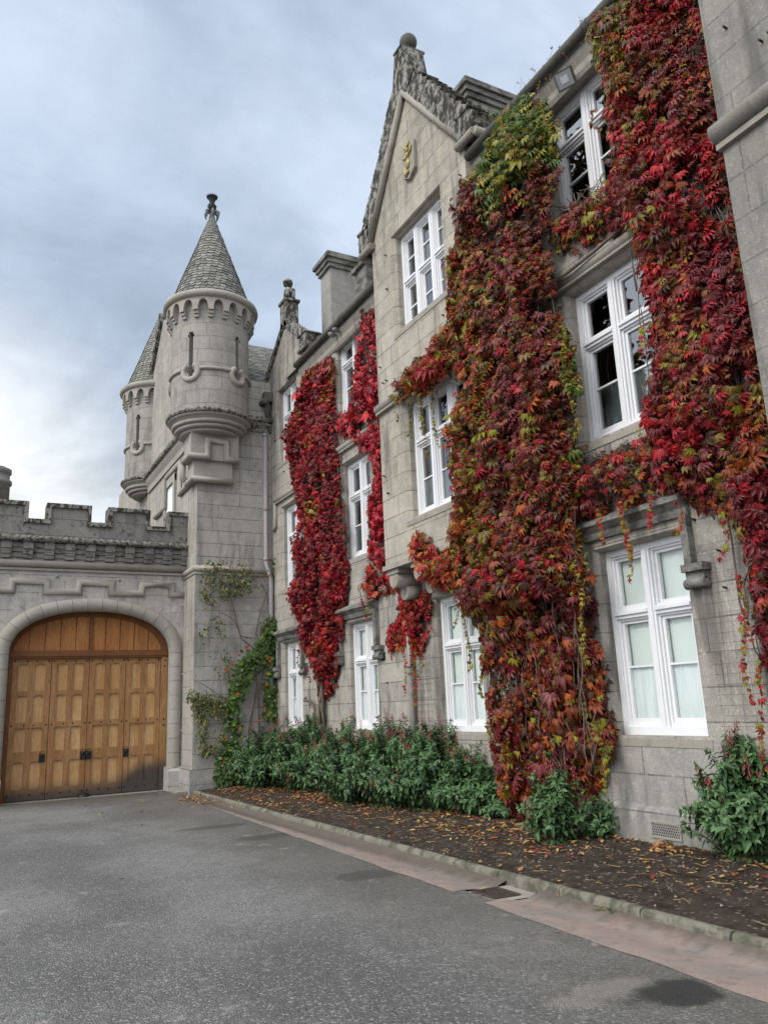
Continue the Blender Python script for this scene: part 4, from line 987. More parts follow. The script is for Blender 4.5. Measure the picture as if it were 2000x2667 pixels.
# the far turret at the other end of the side wall: placed where its left outline is seen
FX, FY = 5.30, 25.27
M_TUR2 = stone('far_turret_ashlar', (0.39, 0.368, 0.335), (0.32, 0.303, 0.277), (0.22, 0.21, 0.195), 0.62, 0.36, 0.03, 0.6, cyl=(FX, FY), msize=0.009)
fa = math.atan2(-FY, -FX)
dzf = zAt(358, 995, FX+0.99*math.cos(fa), FY+0.99*math.sin(fa)); dzf = zAt(345, 1040, FX-0.95, FY)-Z_T[3]
turret(FX, FY, dzf-0.12, M_TUR2, fa, (-38, 40, 120, -120), False)
# rope cornice along the side wall between the turrets
mb = MB(); zc = Z_T[1]; rope_line(mb, (XT-0.16, TCY+1.0, zc-0.05), (XT-0.16, FY-0.9, zc+dzf*0.6-0.1), 0.085, 0.22)
mb.build('rope_moulding', M_ROPE, tower)
mb = MB(); mb.prism([(XT+.02, zc-0.5), (XT-0.05, zc-0.5), (XT-0.06, zc-0.34), (XT-0.13, zc-0.22), (XT-0.16, zc-0.12), (XT+.02, zc-0.08)], 'Y', TCY+0.8, FY-0.8); mb.build('cornice', M_TTRIM, tower)
# corner block under the turret with its stepped label moulding, turned round both faces
CB = (5.92, 8.47, 7.62); xa = 4.70; yf = YT-0.20
mb = MB(); mb.prism([(xa, yf), (5.92, yf), (5.92, YT), (XT, YT), (XT, YT+0.45), (xa, YT+0.45)], 'Z', 7.66, 8.50)
mb.prism([(xa+0.10, yf+0.08), (5.78, yf+0.08), (5.78, YT), (XT, YT), (XT, YT+0.42), (xa+0.10, YT+0.42)], 'Z', 7.14, 7.66)
mb.build('corner_block', M_TTRIM, tower)
mb = MB(); r = 0.075
mb.tube([(xa-0.02, YT+0.47, 7.72), (xa-0.02, yf-0.02, 7.72), (5.13, yf-0.02, 7.72), (5.13, yf-0.02, 8.16), (5.60, yf-0.02, 8.16), (5.60, yf-0.02, 7.72), (5.95, yf-0.02, 7.72)], r, 10)
mb.tube([(xa+0.08, YT+0.47, 7.16), (xa+0.08, yf+0.06, 7.16), (5.80, yf+0.06, 7.16)], r, 10)
mb.tube([(xa-0.02, YT+0.47, 7.72), (xa-0.02, YT+0.47, 7.30), (XT-0.04, YT+0.52, 7.22), (XT-0.04, YT+1.6, 7.22), (XT-0.04, YT+1.6, 8.1), (XT-0.04, YT+3.2, 8.1), (XT-0.04, YT+3.2, 7.25), (XT-0.04, YT+4.6, 7.25)], r, 8)
mb.build('label_moulding', M_TTRIM, tower)
# window in the side wall above the battlements
a = onX(443, 1280, XT); mb = MB()
wy0, wy1 = a[0]-0.55, a[0]+0.35; mb.box(XT-0.012, XT+0.05, wy0, wy1, 5.6, 7.75); wo = mb.build('window', M_WHITE, tower)
mb = MB(); mb.quad((XT-0.016, wy0+0.08, 5.7), (XT-0.016, wy1-0.08, 5.7), (XT-0.016, wy1-0.08, 7.65), (XT-0.016, wy0+0.08, 7.65)); mb.build('glass_pane', M_BLIND, wo)
mb = MB(); mb.box(XT-0.06, XT+.02, wy1+0.002, wy1+0.22, 5.5, 7.95); mb.box(XT-0.06, XT+.02, wy0-0.2, wy0-0.002, 5.5, 7.95); mb.box(XT-0.061, XT+.02, wy0-0.2, wy1+0.22, 7.76, 7.98); mb.build('window_surround', M_TTRIM, wo)
# drainpipe in the corner by the wing
mb = MB(); px_ = onY(692, 1290, YT-0.1)[0]; zs_ = zst
mb.tube([(px_, YT-0.09, 8.55), (px_, YT-0.09, 5.15), (px_+0.10, YT-0.16, 4.75), (px_+0.10, YT-0.16, -0.1)], 0.055, 12)
for z in (8.5, 6.5, 5.2, 3.4, 1.6): mb.tube([(px_+(0.10 if z < 4.8 else 0), YT-(0.16 if z < 4.8 else 0.09), z), (px_+(0.10 if z < 4.8 else 0), YT-(0.16 if z < 4.8 else 0.09), z+0.07)], 0.07, 12)
mb.build('drainpipe', M_PIPE, tower)

# ================================================================== GATEWAY
YG, YD = 19.75, 20.15
gate = thing('gateway_wall', 'battlemented stone gateway wall with arched oak carriage doors', 'gateway', (2.8, 19.9, -0.2))
AXC = 2.79; AW = 1.84; ASP = 3.00; AH = 1.06; AE = 0.72       # arch centre, half width, spring, rise
def arch(w, h, n=40, sp=ASP):
    # flattened (super-elliptic) arch from the right spring to the left
    pts = []
    for t in np.linspace(0, math.pi, n+1):
        c, s_ = math.cos(t), math.sin(t); pts.append((AXC+w*math.copysign(abs(c)**0.90, c), sp+h*abs(s_)**0.90))
    return pts
wo_, ho_ = AW+0.17, AH+0.17
A = arch(AW, AH); XL = -7.0; XR = XT-0.0
mb = MB(); ZW = 5.70
for i in range(len(A)-1): mb.quad((A[i][0], YG, A[i][1]), (A[i+1][0], YG, A[i+1][1]), (A[i+1][0], YG, ZW), (A[i][0], YG, ZW))
for i in range(len(A)-1): mb.quad((A[i][0], YG, A[i][1]), (A[i+1][0], YG, A[i+1][1]), (A[i+1][0], YD+0.1, A[i+1][1]), (A[i][0], YD+0.1, A[i][1]))
for s_, e in ((AXC-AW, XL), (AXC+AW, XR+0.1)):
    mb.quad((s_, YG, -0.6), (e, YG, -0.6), (e, YG, ZW), (s_, YG, ZW)); mb.quad((s_, YG, -0.6), (s_, YD+0.1, -0.6), (s_, YD+0.1, ASP), (s_, YG, ASP))
mb.build('wall', M_GATE, gate)
# arch ring: separate voussoirs of a fat roll moulding, running down the jambs
Rg = arch(AW+0.10, AH+0.10, 60)
path = [(AXC+AW+0.10, z) for z in np.linspace(0.32, ASP, 14)[:-1]]+Rg+[(AXC-AW-0.10, z) for z in np.linspace(ASP, 0.32, 14)[1:]]
cum = [0]
for i in range(1, len(path)): cum.append(cum[-1]+math.hypot(path[i][0]-path[i-1][0], path[i][1]-path[i-1][1]))
def along(s_): return (float(np.interp(s_, cum, [p[0] for p in path])), float(np.interp(s_, cum, [p[1] for p in path])))
NV = 31
for k in range(NV):
    s0 = cum[-1]*k/NV+0.004; s1 = cum[-1]*(k+1)/NV-0.004; mb = MB(); m = 6; vs = []; kk = 9
    for i in range(m+1):
        s_ = s0+(s1-s0)*i/m; p = along(s_); q = along(min(cum[-1], s_+0.05)); o = along(max(0, s_-0.05)); t = Vector((q[0]-o[0], 0, q[1]-o[1])).normalized(); nn = Vector((t.z, 0, -t.x))
        c = Vector((p[0], YG+0.06, p[1]))
        if nn.dot(c-Vector((AXC, YG, 1.8))) < 0: nn = -nn
        for j in range(kk):
            b = math.pi*j/(kk-1); vs.append(c-nn*math.cos(b)*0.165+Vector((0, -1, 0))*math.sin(b)*0.165)
    mb.add(vs, [(i*kk+j, i*kk+j+1, (i+1)*kk+j+1, (i+1)*kk+j) for i in range(m) for j in range(kk-1)], True)
    mb.add(vs[:kk], [tuple(range(kk))]); mb.add(vs[-kk:], [tuple(range(kk))])
    mb.build('arch_stone', M_TTRIM, gate)
for s_ in (1, -1):   # square base stones of the jambs
    mb = MB(); a, b = sorted((AXC+s_*(AW-0.06), AXC+s_*(AW+0.32))); mb.box(a, b, YG-0.16, YD, -0.6, 0.24); mb.prism([(YG-0.16, 0.24), (YD, 0.24), (YD, 0.33), (YG-0.08, 0.33)], 'X', a, b); mb.build('base_stone', M_GATE, gate)
mb = MB(); mb.box(AXC+AW+0.321, XT-0.112, YG-0.06, YG+0.02, -0.6, 0.30); mb.build('plinth', M_GATE, gate)
# string roll, corbel table, rope, parapet
mb = MB(); mb.tube([(XL, YG-0.06, 5.07), (XT+.02, YG-0.06, 5.07)], 0.085, 10); mb.box(XL, XT+.02, YG-0.06, YG+0.02, 4.92, 4.975); mb.build('string_course', M_TTRIM, gate)
mb = MB()
for k, (o, a, b) in enumerate(((0.05, 5.22, 5.34), (0.08, 5.34, 5.45), (0.11, 5.45, 5.57))): mb.box(XL, XT, YG-o, YG+0.02, a, b-0.012)
mb.build('corbel_table', M_PARA, gate)
x0 = onY(1437*.33755, 1280+560*.33755, YG-0.2)[0]
for k in range(17):
    xc = x0-k*0.455; mb = MB()
    mb.box(xc-0.105, xc+0.105, YG-0.105, YG-0.04, 5.19, 5.28); mb.box(xc-0.107, xc+0.107, YG-0.135, YG-0.04, 5.285, 5.40); mb.box(xc-0.109, xc+0.109, YG-0.165, YG-0.04, 5.405, 5.58); mb.build('corbel', M_PARA, gate)
mb = MB(); rope_line(mb, (XL, YG-0.20, 5.635), (XT+0.0, YG-0.20, 5.635), 0.068, 0.13); mb.box(XL, XT, YG-0.2, YG+.02, 5.60, 5.68); mb.build('rope_moulding', M_ROPE, gate)
YP = YG-0.14; ZP = 6.06; ZM = 6.42
mb = MB(); mb.box(XL, XT, YP, YP+0.42, 5.68, ZP)
PER = 1.385; mer = []
for k in range(-1, 7): mer.append((1.70-k*PER+PER, 2.50-k*PER+PER))
mer = [(a, min(b, XT)) for a, b in mer if a < XT-0.1]+[(4.52, XT)]
mer = sorted({(round(a, 3), round(b, 3)) for a, b in mer if not (a > 4.2 and a != 4.52)})
for a, b in mer: mb.box(a, b, YP+0.001, YP+0.419, ZP-0.001, ZM)
mb.build('parapet', M_PARA, gate)
mb = MB(); t = 0.10
for i, (a, b) in enumerate(mer):
    last = b >= XT-0.01
    mb.box(a-t, b+(0 if last else t), YP-0.06, YP+0.46, ZM+0.002, ZM+0.10)
    mb.box(a-t, a+0.0, YP-0.055, YP+0.455, ZP+0.055, ZM+0.001)
    if not last: mb.box(b-0.0, b+t, YP-0.055, YP+0.455, ZP+0.055, ZM+0.001)
    if i < len(mer)-1: mb.box(b-0.002, mer[i+1][0]+0.002, YP-0.058, YP+0.458, ZP-0.045, ZP+0.054)
mb.build('battlement_coping', M_COPE, gate)
# stepped label over the arch
zl, zh = 4.44, 4.665; pts = [(XT, zl)]; up = 4.58; xs = []
for k in range(5): xs += [(4.58-1.44*k, 'up'), (3.86-1.44*k, 'dn')]
z = zl
for x, kd in xs:
    pts.append((x, z)); z = zh if kd == 'up' else zl; pts.append((x, z))
mb = MB(); mb.tube([(x, YG-0.02, zz) for x, zz in pts], 0.075, 10); mb.build('label_moulding', M_TTRIM, gate)
for px_, py_ in ((148, 1502), (310, 1511), (478, 1576), (475, 1757), (472, 1904)):
    x, z = onY(px_, py_, YG); mb = MB(); mb.lathe([(0.0, 0.05), (0.035, 0.035), (0.04, 0.0)], 0, 0, 10); mb.v = [(x+p[0], YG-p[2], z+p[1]) for p in mb.v]; mb.build('wall_boss', M_TTRIM, gate)
# timber: frame, transom, tympanum
AI = arch(AW-0.005, AH-0.005); AJ = arch(AW-0.16, AH-0.15); mb = MB()
for i in range(len(AI)-1):
    q = [(*AI[i], YD-0.03), (*AI[i+1], YD-0.03), (*AJ[i+1], YD-0.03), (*AJ[i], YD-0.03)]
    mb.quad(*[(p[0], p[2], p[1]) for p in q]); mb.quad((AJ[i][0], YD-0.03, AJ[i][1]), (AJ[i+1][0], YD-0.03, AJ[i+1][1]), (AJ[i+1][0], YD+0.06, AJ[i+1][1]), (AJ[i][0], YD+0.06, AJ[i][1]))
tym = mb.build('tympanum', M_WOODF, gate)
mb = MB(); nb = 10; xs = [AXC-AW+0.16+(2*AW-0.32)*i/nb for i in range(nb+1)]
for i in range(nb):
    a, b = xs[i]+0.012, xs[i+1]-0.012
    if i == nb//2-1: b -= 0.03
    if i == nb//2: a += 0.03
    mm = 6; top = []
    for x in np.linspace(a, b, mm+1):
        z = ASP
        for j in range(len(AJ)-1):
            x1, x0_ = AJ[j][0], AJ[j+1][0]
            if x0_ <= x <= x1: f = (x-x0_)/(x1-x0_+1e-9); z = AJ[j+1][1]*(1-f)+AJ[j][1]*f
        top.append((x, z+0.02))
    dd = random.uniform(0, 0.012)
    mb.prism([(a, ASP-0.05), (b, ASP-0.05)]+top[::-1], 'Y', YD+0.005+dd, YD+0.06)
mb.quad((AXC-AW, YD+0.05, ASP-.1), (AXC+AW, YD+0.05, ASP-.1), (AXC+AW, YD+0.05, ASP+AH), (AXC-AW, YD+0.05, ASP+AH))
mb.build('plank', M_WOODT, tym)
mb = MB(); mb.box(AXC-0.035, AXC+0.035, YD-0.035, YD+0.03, ASP-0.04, ASP+AH-0.13); mb.build('centre_post', M_WOODF, tym)
mb = MB(); mb.box(AXC-AW+0.01, AXC+AW-0.01, YD-0.07, YD+0.08, 2.93, 3.07); mb.box(AXC-AW+0.0, AXC+AW-0.0, YD-0.10, YD+.02, 2.975, 3.03); mb.box(AXC-AW+0.01, AXC+AW-0.01, YD-0.055, YD+.06, 3.07, 3.11); mb.build('transom_beam', M_WOODF, gate)
ZD0 = zg(YD)-0.0
for s_ in (-1, 1):
    a, b = sorted((AXC+s_*(AW-0.165), AXC+s_*(AW-0.005))); mb = MB(); mb.box(a, b, YD-0.05, YD+0.08, ZD0, 2.93); po = mb.build('door_post', M_WOODF if s_ < 0 else M_WOOD, gate)
    for zz in (2.85, 2.72, 1.44, 1.30, 0.12):
        mb = MB(); mb.sphere(((a+b)/2, YD-0.052, zz), 0.024, 8, 1, 0.6, 1); mb.build('iron_stud', M_IRON, po)
mb = MB(); mb.box(AXC-AW, AXC+AW, YD-0.25, YD+0.1, ZD0-0.2, ZD0+0.012); mb.build('threshold', M_TRIM, gate)
mb = MB(); mb.box(AXC-AW-.2, AXC+AW+.2, YD+0.085, YD+0.15, ZD0-.2, ASP+AH+.3); mb.build('gap_blocker', M_WOODF, gate)  # unseen board added to stop daylight showing through gaps between the door leaves
dx0, dx1 = AXC-AW+0.17, AXC+AW-0.17; lw = (dx1-dx0)/4
for k in range(4):
    a, b = dx0+k*lw+0.006, dx0+(k+1)*lw-0.006; z0, z1 = ZD0+0.03, 2.925; yd = YD+0.01
    mb = MB(); st = 0.115; mid = (a+b)/2
    mb.box(a, a+st, yd, yd+0.07, z0, z1); mb.box(b-st, b, yd, yd+0.07, z0, z1)
    rails = [(z0, z0+0.24), (0.64, 0.86), (1.38, 1.50), (2.10, 2.20), (z1-0.11, z1)]
    for i, (c, d) in enumerate(rails): mb.box(a+st, b-st, yd+(0.004 if i != 2 else -0.006), yd+0.068, c, d)
    for i in range(4): mb.box(mid-0.055, mid+0.055, yd+0.008, yd+0.066, rails[i][1], rails[i+1][0])
    leaf = mb.build('door_leaf', M_WOOD, gate)
    for i in range(4):
        for (e, f) in ((a+st, mid-0.055), (mid+0.055, b-st)):
            c, d = rails[i][1], rails[i+1][0]; mb = MB(); wv = [(e, c), (f, c), (f, d-0.04), (f-0.03, d-0.012), ((e+f)/2, d), (e+0.03, d-0.012), (e, d-0.04)]
            mb.add([(x, yd+0.055, z) for x, z in [(e-.01, c-.01), (f+.01, c-.01), (f+.01, d+.01), (e-.01, d+.01)]], [(0, 1, 2, 3)])
            # arched spandrels at the panel head
            for q in ([(e, d), (e, d-0.04), (e+0.03, d-0.012), ((e+f)/2, d)], [(f, d), (f, d-0.04), (f-0.03, d-0.012), ((e+f)/2, d)]): mb.prism([(x, z) for x, z in q], 'Y', yd+0.012, yd+0.058)
            o = mb.build('panel', M_WOODP, leaf)
    for zz in (z0+0.12, 1.44, z1-0.055):
        for xx in (a+0.05, mid-0.10, mid+0.10, b-0.05):
            mb = MB(); mb.sphere((xx, yd-0.008, zz), 0.019, 8, 1, 0.6, 1); mb.build('iron_stud', M_IRON, leaf)
    hx = (b-0.10, b-0.06, a+0.06, a+0.06)[k]
    mb = MB(); mb.box(hx-0.06, hx+0.06, yd-0.02, yd, 0.62, 0.80); mb.lathe([(0.06, yd-0.02), (0.06, yd)], 0, 0, 12); mb.v[-24:] = [(hx+p[0], p[2], 0.80+p[1]) for p in mb.v[-24:]]
    mb.tube([(hx+0.045*math.cos(t), yd-0.035, 0.70+0.06*math.sin(t)) for t in np.linspace(0, 2*math.pi, 14, endpoint=False)], 0.014, 7, closed=True); mb.sphere((hx, yd-0.03, 0.76), 0.03, 8)
    mb.build('handle', M_IRON, leaf)
mb = MB(); mb.lathe([(0.14, 0), (0.12, 0.05), (0.0, 0.07)], AXC-0.02, YD-0.02, 14); mb.v = [(p[0], p[1]-0.02, ZD0+0.012+p[2]*1.3) for p in mb.v]; mb.build('door_stop', M_IRON, gate)
# drainpipe left of the tower
mb = MB(); xq = onY(491, 1800, YG-0.07)[0]
mb.tube([(xq+0.09, YG-0.07, 4.86), (xq+0.09, YG-0.07, 4.35), (xq, YG-0.07, 4.10), (xq, YG-0.07, 0.62), (xq-0.02, YG-0.10, 0.5), (xq-0.06, YG-0.16, 0.34), (xq-0.06, YG-0.16, -0.12), (xq-0.10, YG-0.22, -0.16)], 0.052, 12)
for z in (3.55, 0.66): mb.tube([(xq, YG-0.07, z), (xq, YG-0.07, z+0.07)], 0.067, 12)
mb.build('drainpipe', M_PIPE, gate)
mb = MB(); mb.box(AXC+AW-0.05, XT-0.12, YT+0.05, YG-0.161, -0.5, zg(19.3)+0.035); structure(mb.build('paving_slab', M_TRIM))
mb = MB(); mb.tube([(xq-0.12, YG-0.3, zg(19.4)+0.05), (xq-0.1, YG-0.22, zg(19.4)+0.06)], 0.05, 8)
# a round stone chimney shaft showing over the wall at the left edge
cx_, cz_ = onY(2, 1240, 30.0)
rt = thing('round_chimney', 'round dark stone chimney shaft rising behind the battlements at the left edge', 'chimney', (cx_-0.15, 30, 0))
M_RC = stone('round_chimney_stone', (0.27, 0.26, 0.24), (0.23, 0.22, 0.2), (0.1, 0.1, 0.1), 0.8, 0.35, 0, 0.5, cyl=(cx_-.15, 30))
mb = MB(); mb.lathe([(0.47, -0.5), (0.47, cz_-0.35), (0.53, cz_-0.32), (0.53, cz_-0.2), (0.45, cz_-0.18), (0.45, cz_+0.05), (0.5, cz_+0.08), (0.5, cz_+0.22), (0.38, cz_+0.24), (0.0, cz_+.2)], cx_-0.15, 30, 28); mb.build('shaft', M_RC, rt)
mb = MB(); mb.lathe([(0.36, cz_+0.2), (0.34, cz_+0.3), (0.0, cz_+0.3)], cx_-0.15, 30, 20); mb.build('cap', M_HOOD, rt)

# ================================================================== PLANTS
def inside(px, py, poly):
    c = np.zeros(px.shape, bool); n = len(poly)
    for i in range(n):
        x1, y1 = poly[i]; x2, y2 = poly[(i+1) % n]
        if y1 == y2: continue
        k = ((y1 > py) != (y2 > py)) & (px < (x2-x1)*(py-y1)/(y2-y1)+x1); c ^= k
    return c
def edge_dist(px, py, poly):
    d = np.full(px.shape, 1e9); n = len(poly)
    for i in range(n):
        ax, ay = poly[i]; bx, by = poly[(i+1) % n]; vx, vy = bx-ax, by-ay; L2 = vx*vx+vy*vy+1e-12
        t = np.clip(((px-ax)*vx+(py-ay)*vy)/L2, 0, 1); d = np.minimum(d, np.hypot(px-ax-t*vx, py-ay-t*vy))
    return d
def unit(a): return a/np.maximum(1e-9, np.linalg.norm(a, axis=-1, keepdims=True))
def blade(widest=0.55, width=0.42, fold=0.10, droop=0.12):
    """one leaf blade, two folded halves; x = along, y = across, z = up"""
    w = width/2
    v = [(0, 0, 0), (widest*0.5, w*0.72, fold*0.6), (widest, w, fold), (0.85, w*0.48, fold*0.4-droop*0.6), (1, 0, -droop), (0.85, -w*0.48, fold*0.4-droop*0.6), (widest, -w, fold), (widest*0.5, -w*0.72, fold*0.6), (widest, 0, 0)]
    return np.array(v), [(0, 8, 2, 1), (8, 4, 3, 2), (0, 7, 6, 8), (8, 6, 5, 4)]
LV = np.random.default_rng(5)
def creeper_leaf():
    """five leaflets spread like a hand, hanging"""
    V = []; Fc = []
    for a, l in ((-62, 0.66), (-27, 0.95), (3, 1.0), (31, 0.88), (57, 0.72)):
        v, f = blade(0.58, 0.38, 0.13, 0.26); v[:, 0] = v[:, 0]+0.10; v = v*l*LV.uniform(0.82, 1.12); a = R(a); c, s_ = math.cos(a), math.sin(a)
        q = np.stack([v[:, 0]*c-v[:, 1]*s_, v[:, 0]*s_+v[:, 1]*c, v[:, 2]-0.10*abs(s_)*v[:, 0]], 1)
        o = sum(len(x) for x in V); V.append(q); Fc += [tuple(i+o for i in t) for t in f]
    return np.concatenate(V), Fc
def round_leaf():
    n = 9; v = [(0.5, 0, -0.06)]+[(0.5+0.5*math.cos(2*math.pi*i/n), 0.5*math.sin(2*math.pi*i/n), 0.05*math.cos(4*math.pi*i/n)) for i in range(n)]
    return np.array(v), [(0, 1+i, 1+(i+1) % n) for i in range(n)]
def scatter(name, pts, tip, nrm, size, cols, tmpl, mat, parent, jit=0.12):
    """real leaves: every point gets a copy of the template pointing along tip, facing nrm"""
    V, Fc = tmpl; N_ = len(pts)
    t = unit(tip); b = unit(np.cross(nrm, t)); n = np.cross(t, b)
    sx = size*(1+RNG.uniform(-jit, jit, N_)); sy = size*(1+RNG.uniform(-jit, jit, N_)); sz = size*RNG.uniform(0.4, 1.7, N_)
    W_ = pts[:, None, :]+t[:, None, :]*(V[None, :, 0, None]*sx[:, None, None])+b[:, None, :]*(V[None, :, 1, None]*sy[:, None, None])+n[:, None, :]*(V[None, :, 2, None]*sz[:, None, None])
    m = len(V); W_ = W_.reshape(-1, 3)
    ln = np.array([len(f) for f in Fc]); fl = np.concatenate([np.array(f) for f in Fc])
    loops = (fl[None, :]+(np.arange(N_)*m)[:, None]).reshape(-1)
    tot = np.tile(ln, N_); st = np.concatenate([[0], np.cumsum(tot)[:-1]])
    me = bpy.data.meshes.new(name); me.vertices.add(len(W_)); me.vertices.foreach_set('co', W_.astype(np.float32).ravel())
    me.loops.add(len(loops)); me.loops.foreach_set('vertex_index', loops.astype(np.int32)); me.polygons.add(len(tot))
    me.polygons.foreach_set('loop_start', st.astype(np.int32)); me.polygons.foreach_set('loop_total', tot.astype(np.int32))
    me.update(calc_edges=True); me.materials.append(mat)
    at = me.attributes.new('leaf_colour', 'FLOAT_COLOR', 'FACE')
    cc = np.repeat(cols*(1+RNG.uniform(-0.16, 0.16, (N_, 1))), len(Fc), axis=0); cc = np.concatenate([cc, np.ones((len(cc), 1))], 1); at.data.foreach_set('color', cc.astype(np.float32).ravel())
    o = bpy.data.objects.new(name, me); COL.objects.link(o); attach(o, parent); return o
K = 2000/1659
def poly_on(poly, X): return [onX(x*K, y*K, X) for x, y in poly]
CRIM = (0.320, 0.007, 0.017); DRED = (0.145, 0.007, 0.011); BRED = (0.46, 0.017, 0.019); ORNG = (0.38, 0.084, 0.013); RUST = (0.225, 0.045, 0.011)
MAUV = (0.165, 0.036, 0.038); OLIV = (0.150, 0.098, 0.012); YGRN = (0.26, 0.235, 0.020); GREN = (0.065, 0.125, 0.016); YELL = (0.36, 0.25, 0.04); BRWN = (0.065, 0.026, 0.012)
def palette(u, w, table):
    """table: list of (weight, colour); u picks by patch, w by leaf"""
    cum = np.cumsum([t[0] for t in table]); cum = cum/cum[-1]; q = np.clip(0.5*u+0.5*w, 0, 0.9999) if False else w
    idx = np.searchsorted(cum, q); return np.array([t[1] for t in table])[np.minimum(idx, len(table)-1)]
def vine(root, polys, X, Xwall, dens, size, table_fn, thick=0.30, seed=1, fuzz=0.05, hang=1.0):
    P_ = []
    for poly, dmul in polys:
        pl_ = poly_on(poly, X); a = np.array(pl_); lo, hi = a.min(0)-fuzz, a.max(0)+fuzz
        n = int((hi-lo).prod()*dens*dmul); y = RNG.uniform(lo[0], hi[0], n); z = RNG.uniform(lo[1], hi[1], n)
        jx = y+(fbm(y*5, z*5, seed, 3)-0.45)*fuzz*3+RNG.normal(0, fuzz*0.5, n); jz = z+(fbm(y*5+40, z*5, seed+3, 3)-0.45)*fuzz*3+RNG.normal(0, fuzz*0.5, n)
        k = inside(jx, jz, pl_); y, z = y[k], z[k]; ed = edge_dist(y, z, pl_)
        clump = fbm(y*3.1, z*2.2, seed+5, 3)
        k = RNG.uniform(0, 1, len(y)) < np.clip((clump-0.20)*4.6*min(1, dmul+0.25), 0.05, 1); y, z, ed, clump = y[k], z[k], ed[k], clump[k]
        P_.append(np.stack([y, z, ed, clump], 1))
    q = np.concatenate(P_); y, z, ed, clump = q.T; n = len(y)
    bulge = thick*np.clip(ed/0.28, 0.18, 1)*(0.15+2.1*np.clip(fbm(y*2.4, z*1.5, seed+9, 3)-0.12, 0, 1))
    dep = 0.03+bulge*RNG.uniform(0.05, 1, n)**0.6
    # keep what is seen: slide along the sight line of the survey plane only in depth, the outline stays on the wall
    x = Xwall-dep
    pts = np.stack([x, y, z], 1)
    hang_ = RNG.normal(0, 0.36, n); tip = np.stack([-0.30+RNG.normal(0, 0.28, n), np.sin(hang_), -np.cos(hang_)*hang], 1)
    nrm = np.stack([-1+RNG.normal(0, 0.25, n), RNG.normal(-0.05, 0.75, n), 0.30+RNG.normal(0, 0.6, n)], 1)
    sz = size*np.exp(RNG.normal(0, 0.36, n))
    cols = table_fn(y, z, RNG.uniform(0, 1, n)); pts[:, 2] = np.maximum(pts[:, 2], 0.12)
    # dark brown leaf layer added at the wall to paint shade between the living leaves
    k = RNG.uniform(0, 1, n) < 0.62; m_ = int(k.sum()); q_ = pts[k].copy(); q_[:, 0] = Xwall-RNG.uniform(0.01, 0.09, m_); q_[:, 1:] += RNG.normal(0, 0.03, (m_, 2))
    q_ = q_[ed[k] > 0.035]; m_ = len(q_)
    scatter('dark_gap_leaves', q_, np.stack([RNG.normal(-.1, .2, m_), RNG.normal(0, .6, m_), -np.ones(m_)], 1), np.stack([-np.ones(m_), RNG.normal(0, .3, m_), RNG.normal(.2, .3, m_)], 1), size*RNG.uniform(0.9, 1.4, m_), np.array([(0.052, 0.030, 0.018), (0.035, 0.022, 0.015), (0.075, 0.035, 0.02)])[RNG.integers(0, 3, m_)], creeper_leaf(), M_LITTER, root)
    scatter('leaves', pts, tip, nrm, sz, cols, creeper_leaf(), M_LEAF, root)
    return n
def stems(root, poly, X, n, r, seed, name='stem', zlo=None, mat=None, wig=0.10):
    pl_ = poly_on(poly, X); a = np.array(pl_); lo, hi = a.min(0), a.max(0); rg = random.Random(seed); mb = MB(); made = 0; tries = 0
    while made < n and tries < n*6:
        tries += 1; y = rg.uniform(lo[0], hi[0]); z0 = rg.uniform(lo[1], hi[1]); L_ = rg.uniform(0.6, 2.4); path = []; ph = rg.uniform(0, 6); dx = rg.uniform(0.01, 0.07); dr = rg.uniform(-0.25, 0.25)
        for i in range(12):
            t = i/11; yy = y+dr*t+wig*math.sin(ph+t*5)*0.5+0.03*math.sin(ph*3+t*17); zz = z0+L_*t; path.append((X-dx-0.02*math.sin(t*9+ph), yy, zz))
        ok = [inside(np.array([p[1]]), np.array([p[2]]), pl_)[0] for p in path]
        path = [p for p, o in zip(path, ok) if o]
        if len(path) < 4: continue
        rr = r*rg.uniform(0.5, 1.4); mb.tube(path, [rr*(1-0.6*i/len(path)) for i in range(len(path))], 5); made += 1
    return mb.build(name, mat or M_STEM, root)

def mixcols(tables_by_zone):
    """tables_by_zone: function (y, z) -> list of (mask, table); later masks override"""
    def f(y, z, w):
        c = np.zeros((len(y), 3))
        for m, t in tables_by_zone(y, z): c[m] = palette(None, w[m], t)
        return c
    return f
REDS = [(4, CRIM), (3, DRED), (2.5, BRED), (0.6, RUST), (0.25, ORNG)]
DEEP = [(4, DRED), (2.2, CRIM), (1.2, MAUV), (0.5, RUST), (0.15, YGRN)]
MIXD = [(2.8, RUST), (2.4, DRED), (2.2, MAUV), (1.9, OLIV), (0.7, ORNG), (0.9, CRIM), (0.35, YGRN), (2.2, BRWN)]
GOLD = [(3.0, OLIV), (1.1, YGRN), (2.4, RUST), (1.0, ORNG), (0.6, GREN), (0.3, YELL), (1.4, BRWN), (1.2, MAUV)]
GRNS = [(3, GREN), (3, YGRN), (1.5, OLIV), (0.4, YELL), (0.4, RUST)]
REDMIX = [(3.2, DRED), (2.6, MAUV), (1.8, CRIM), (0.7, BRED), (2.6, RUST), (0.9, ORNG), (1.6, OLIV), (1.3, BRWN), (0.4, YGRN), (0.25, YELL)]

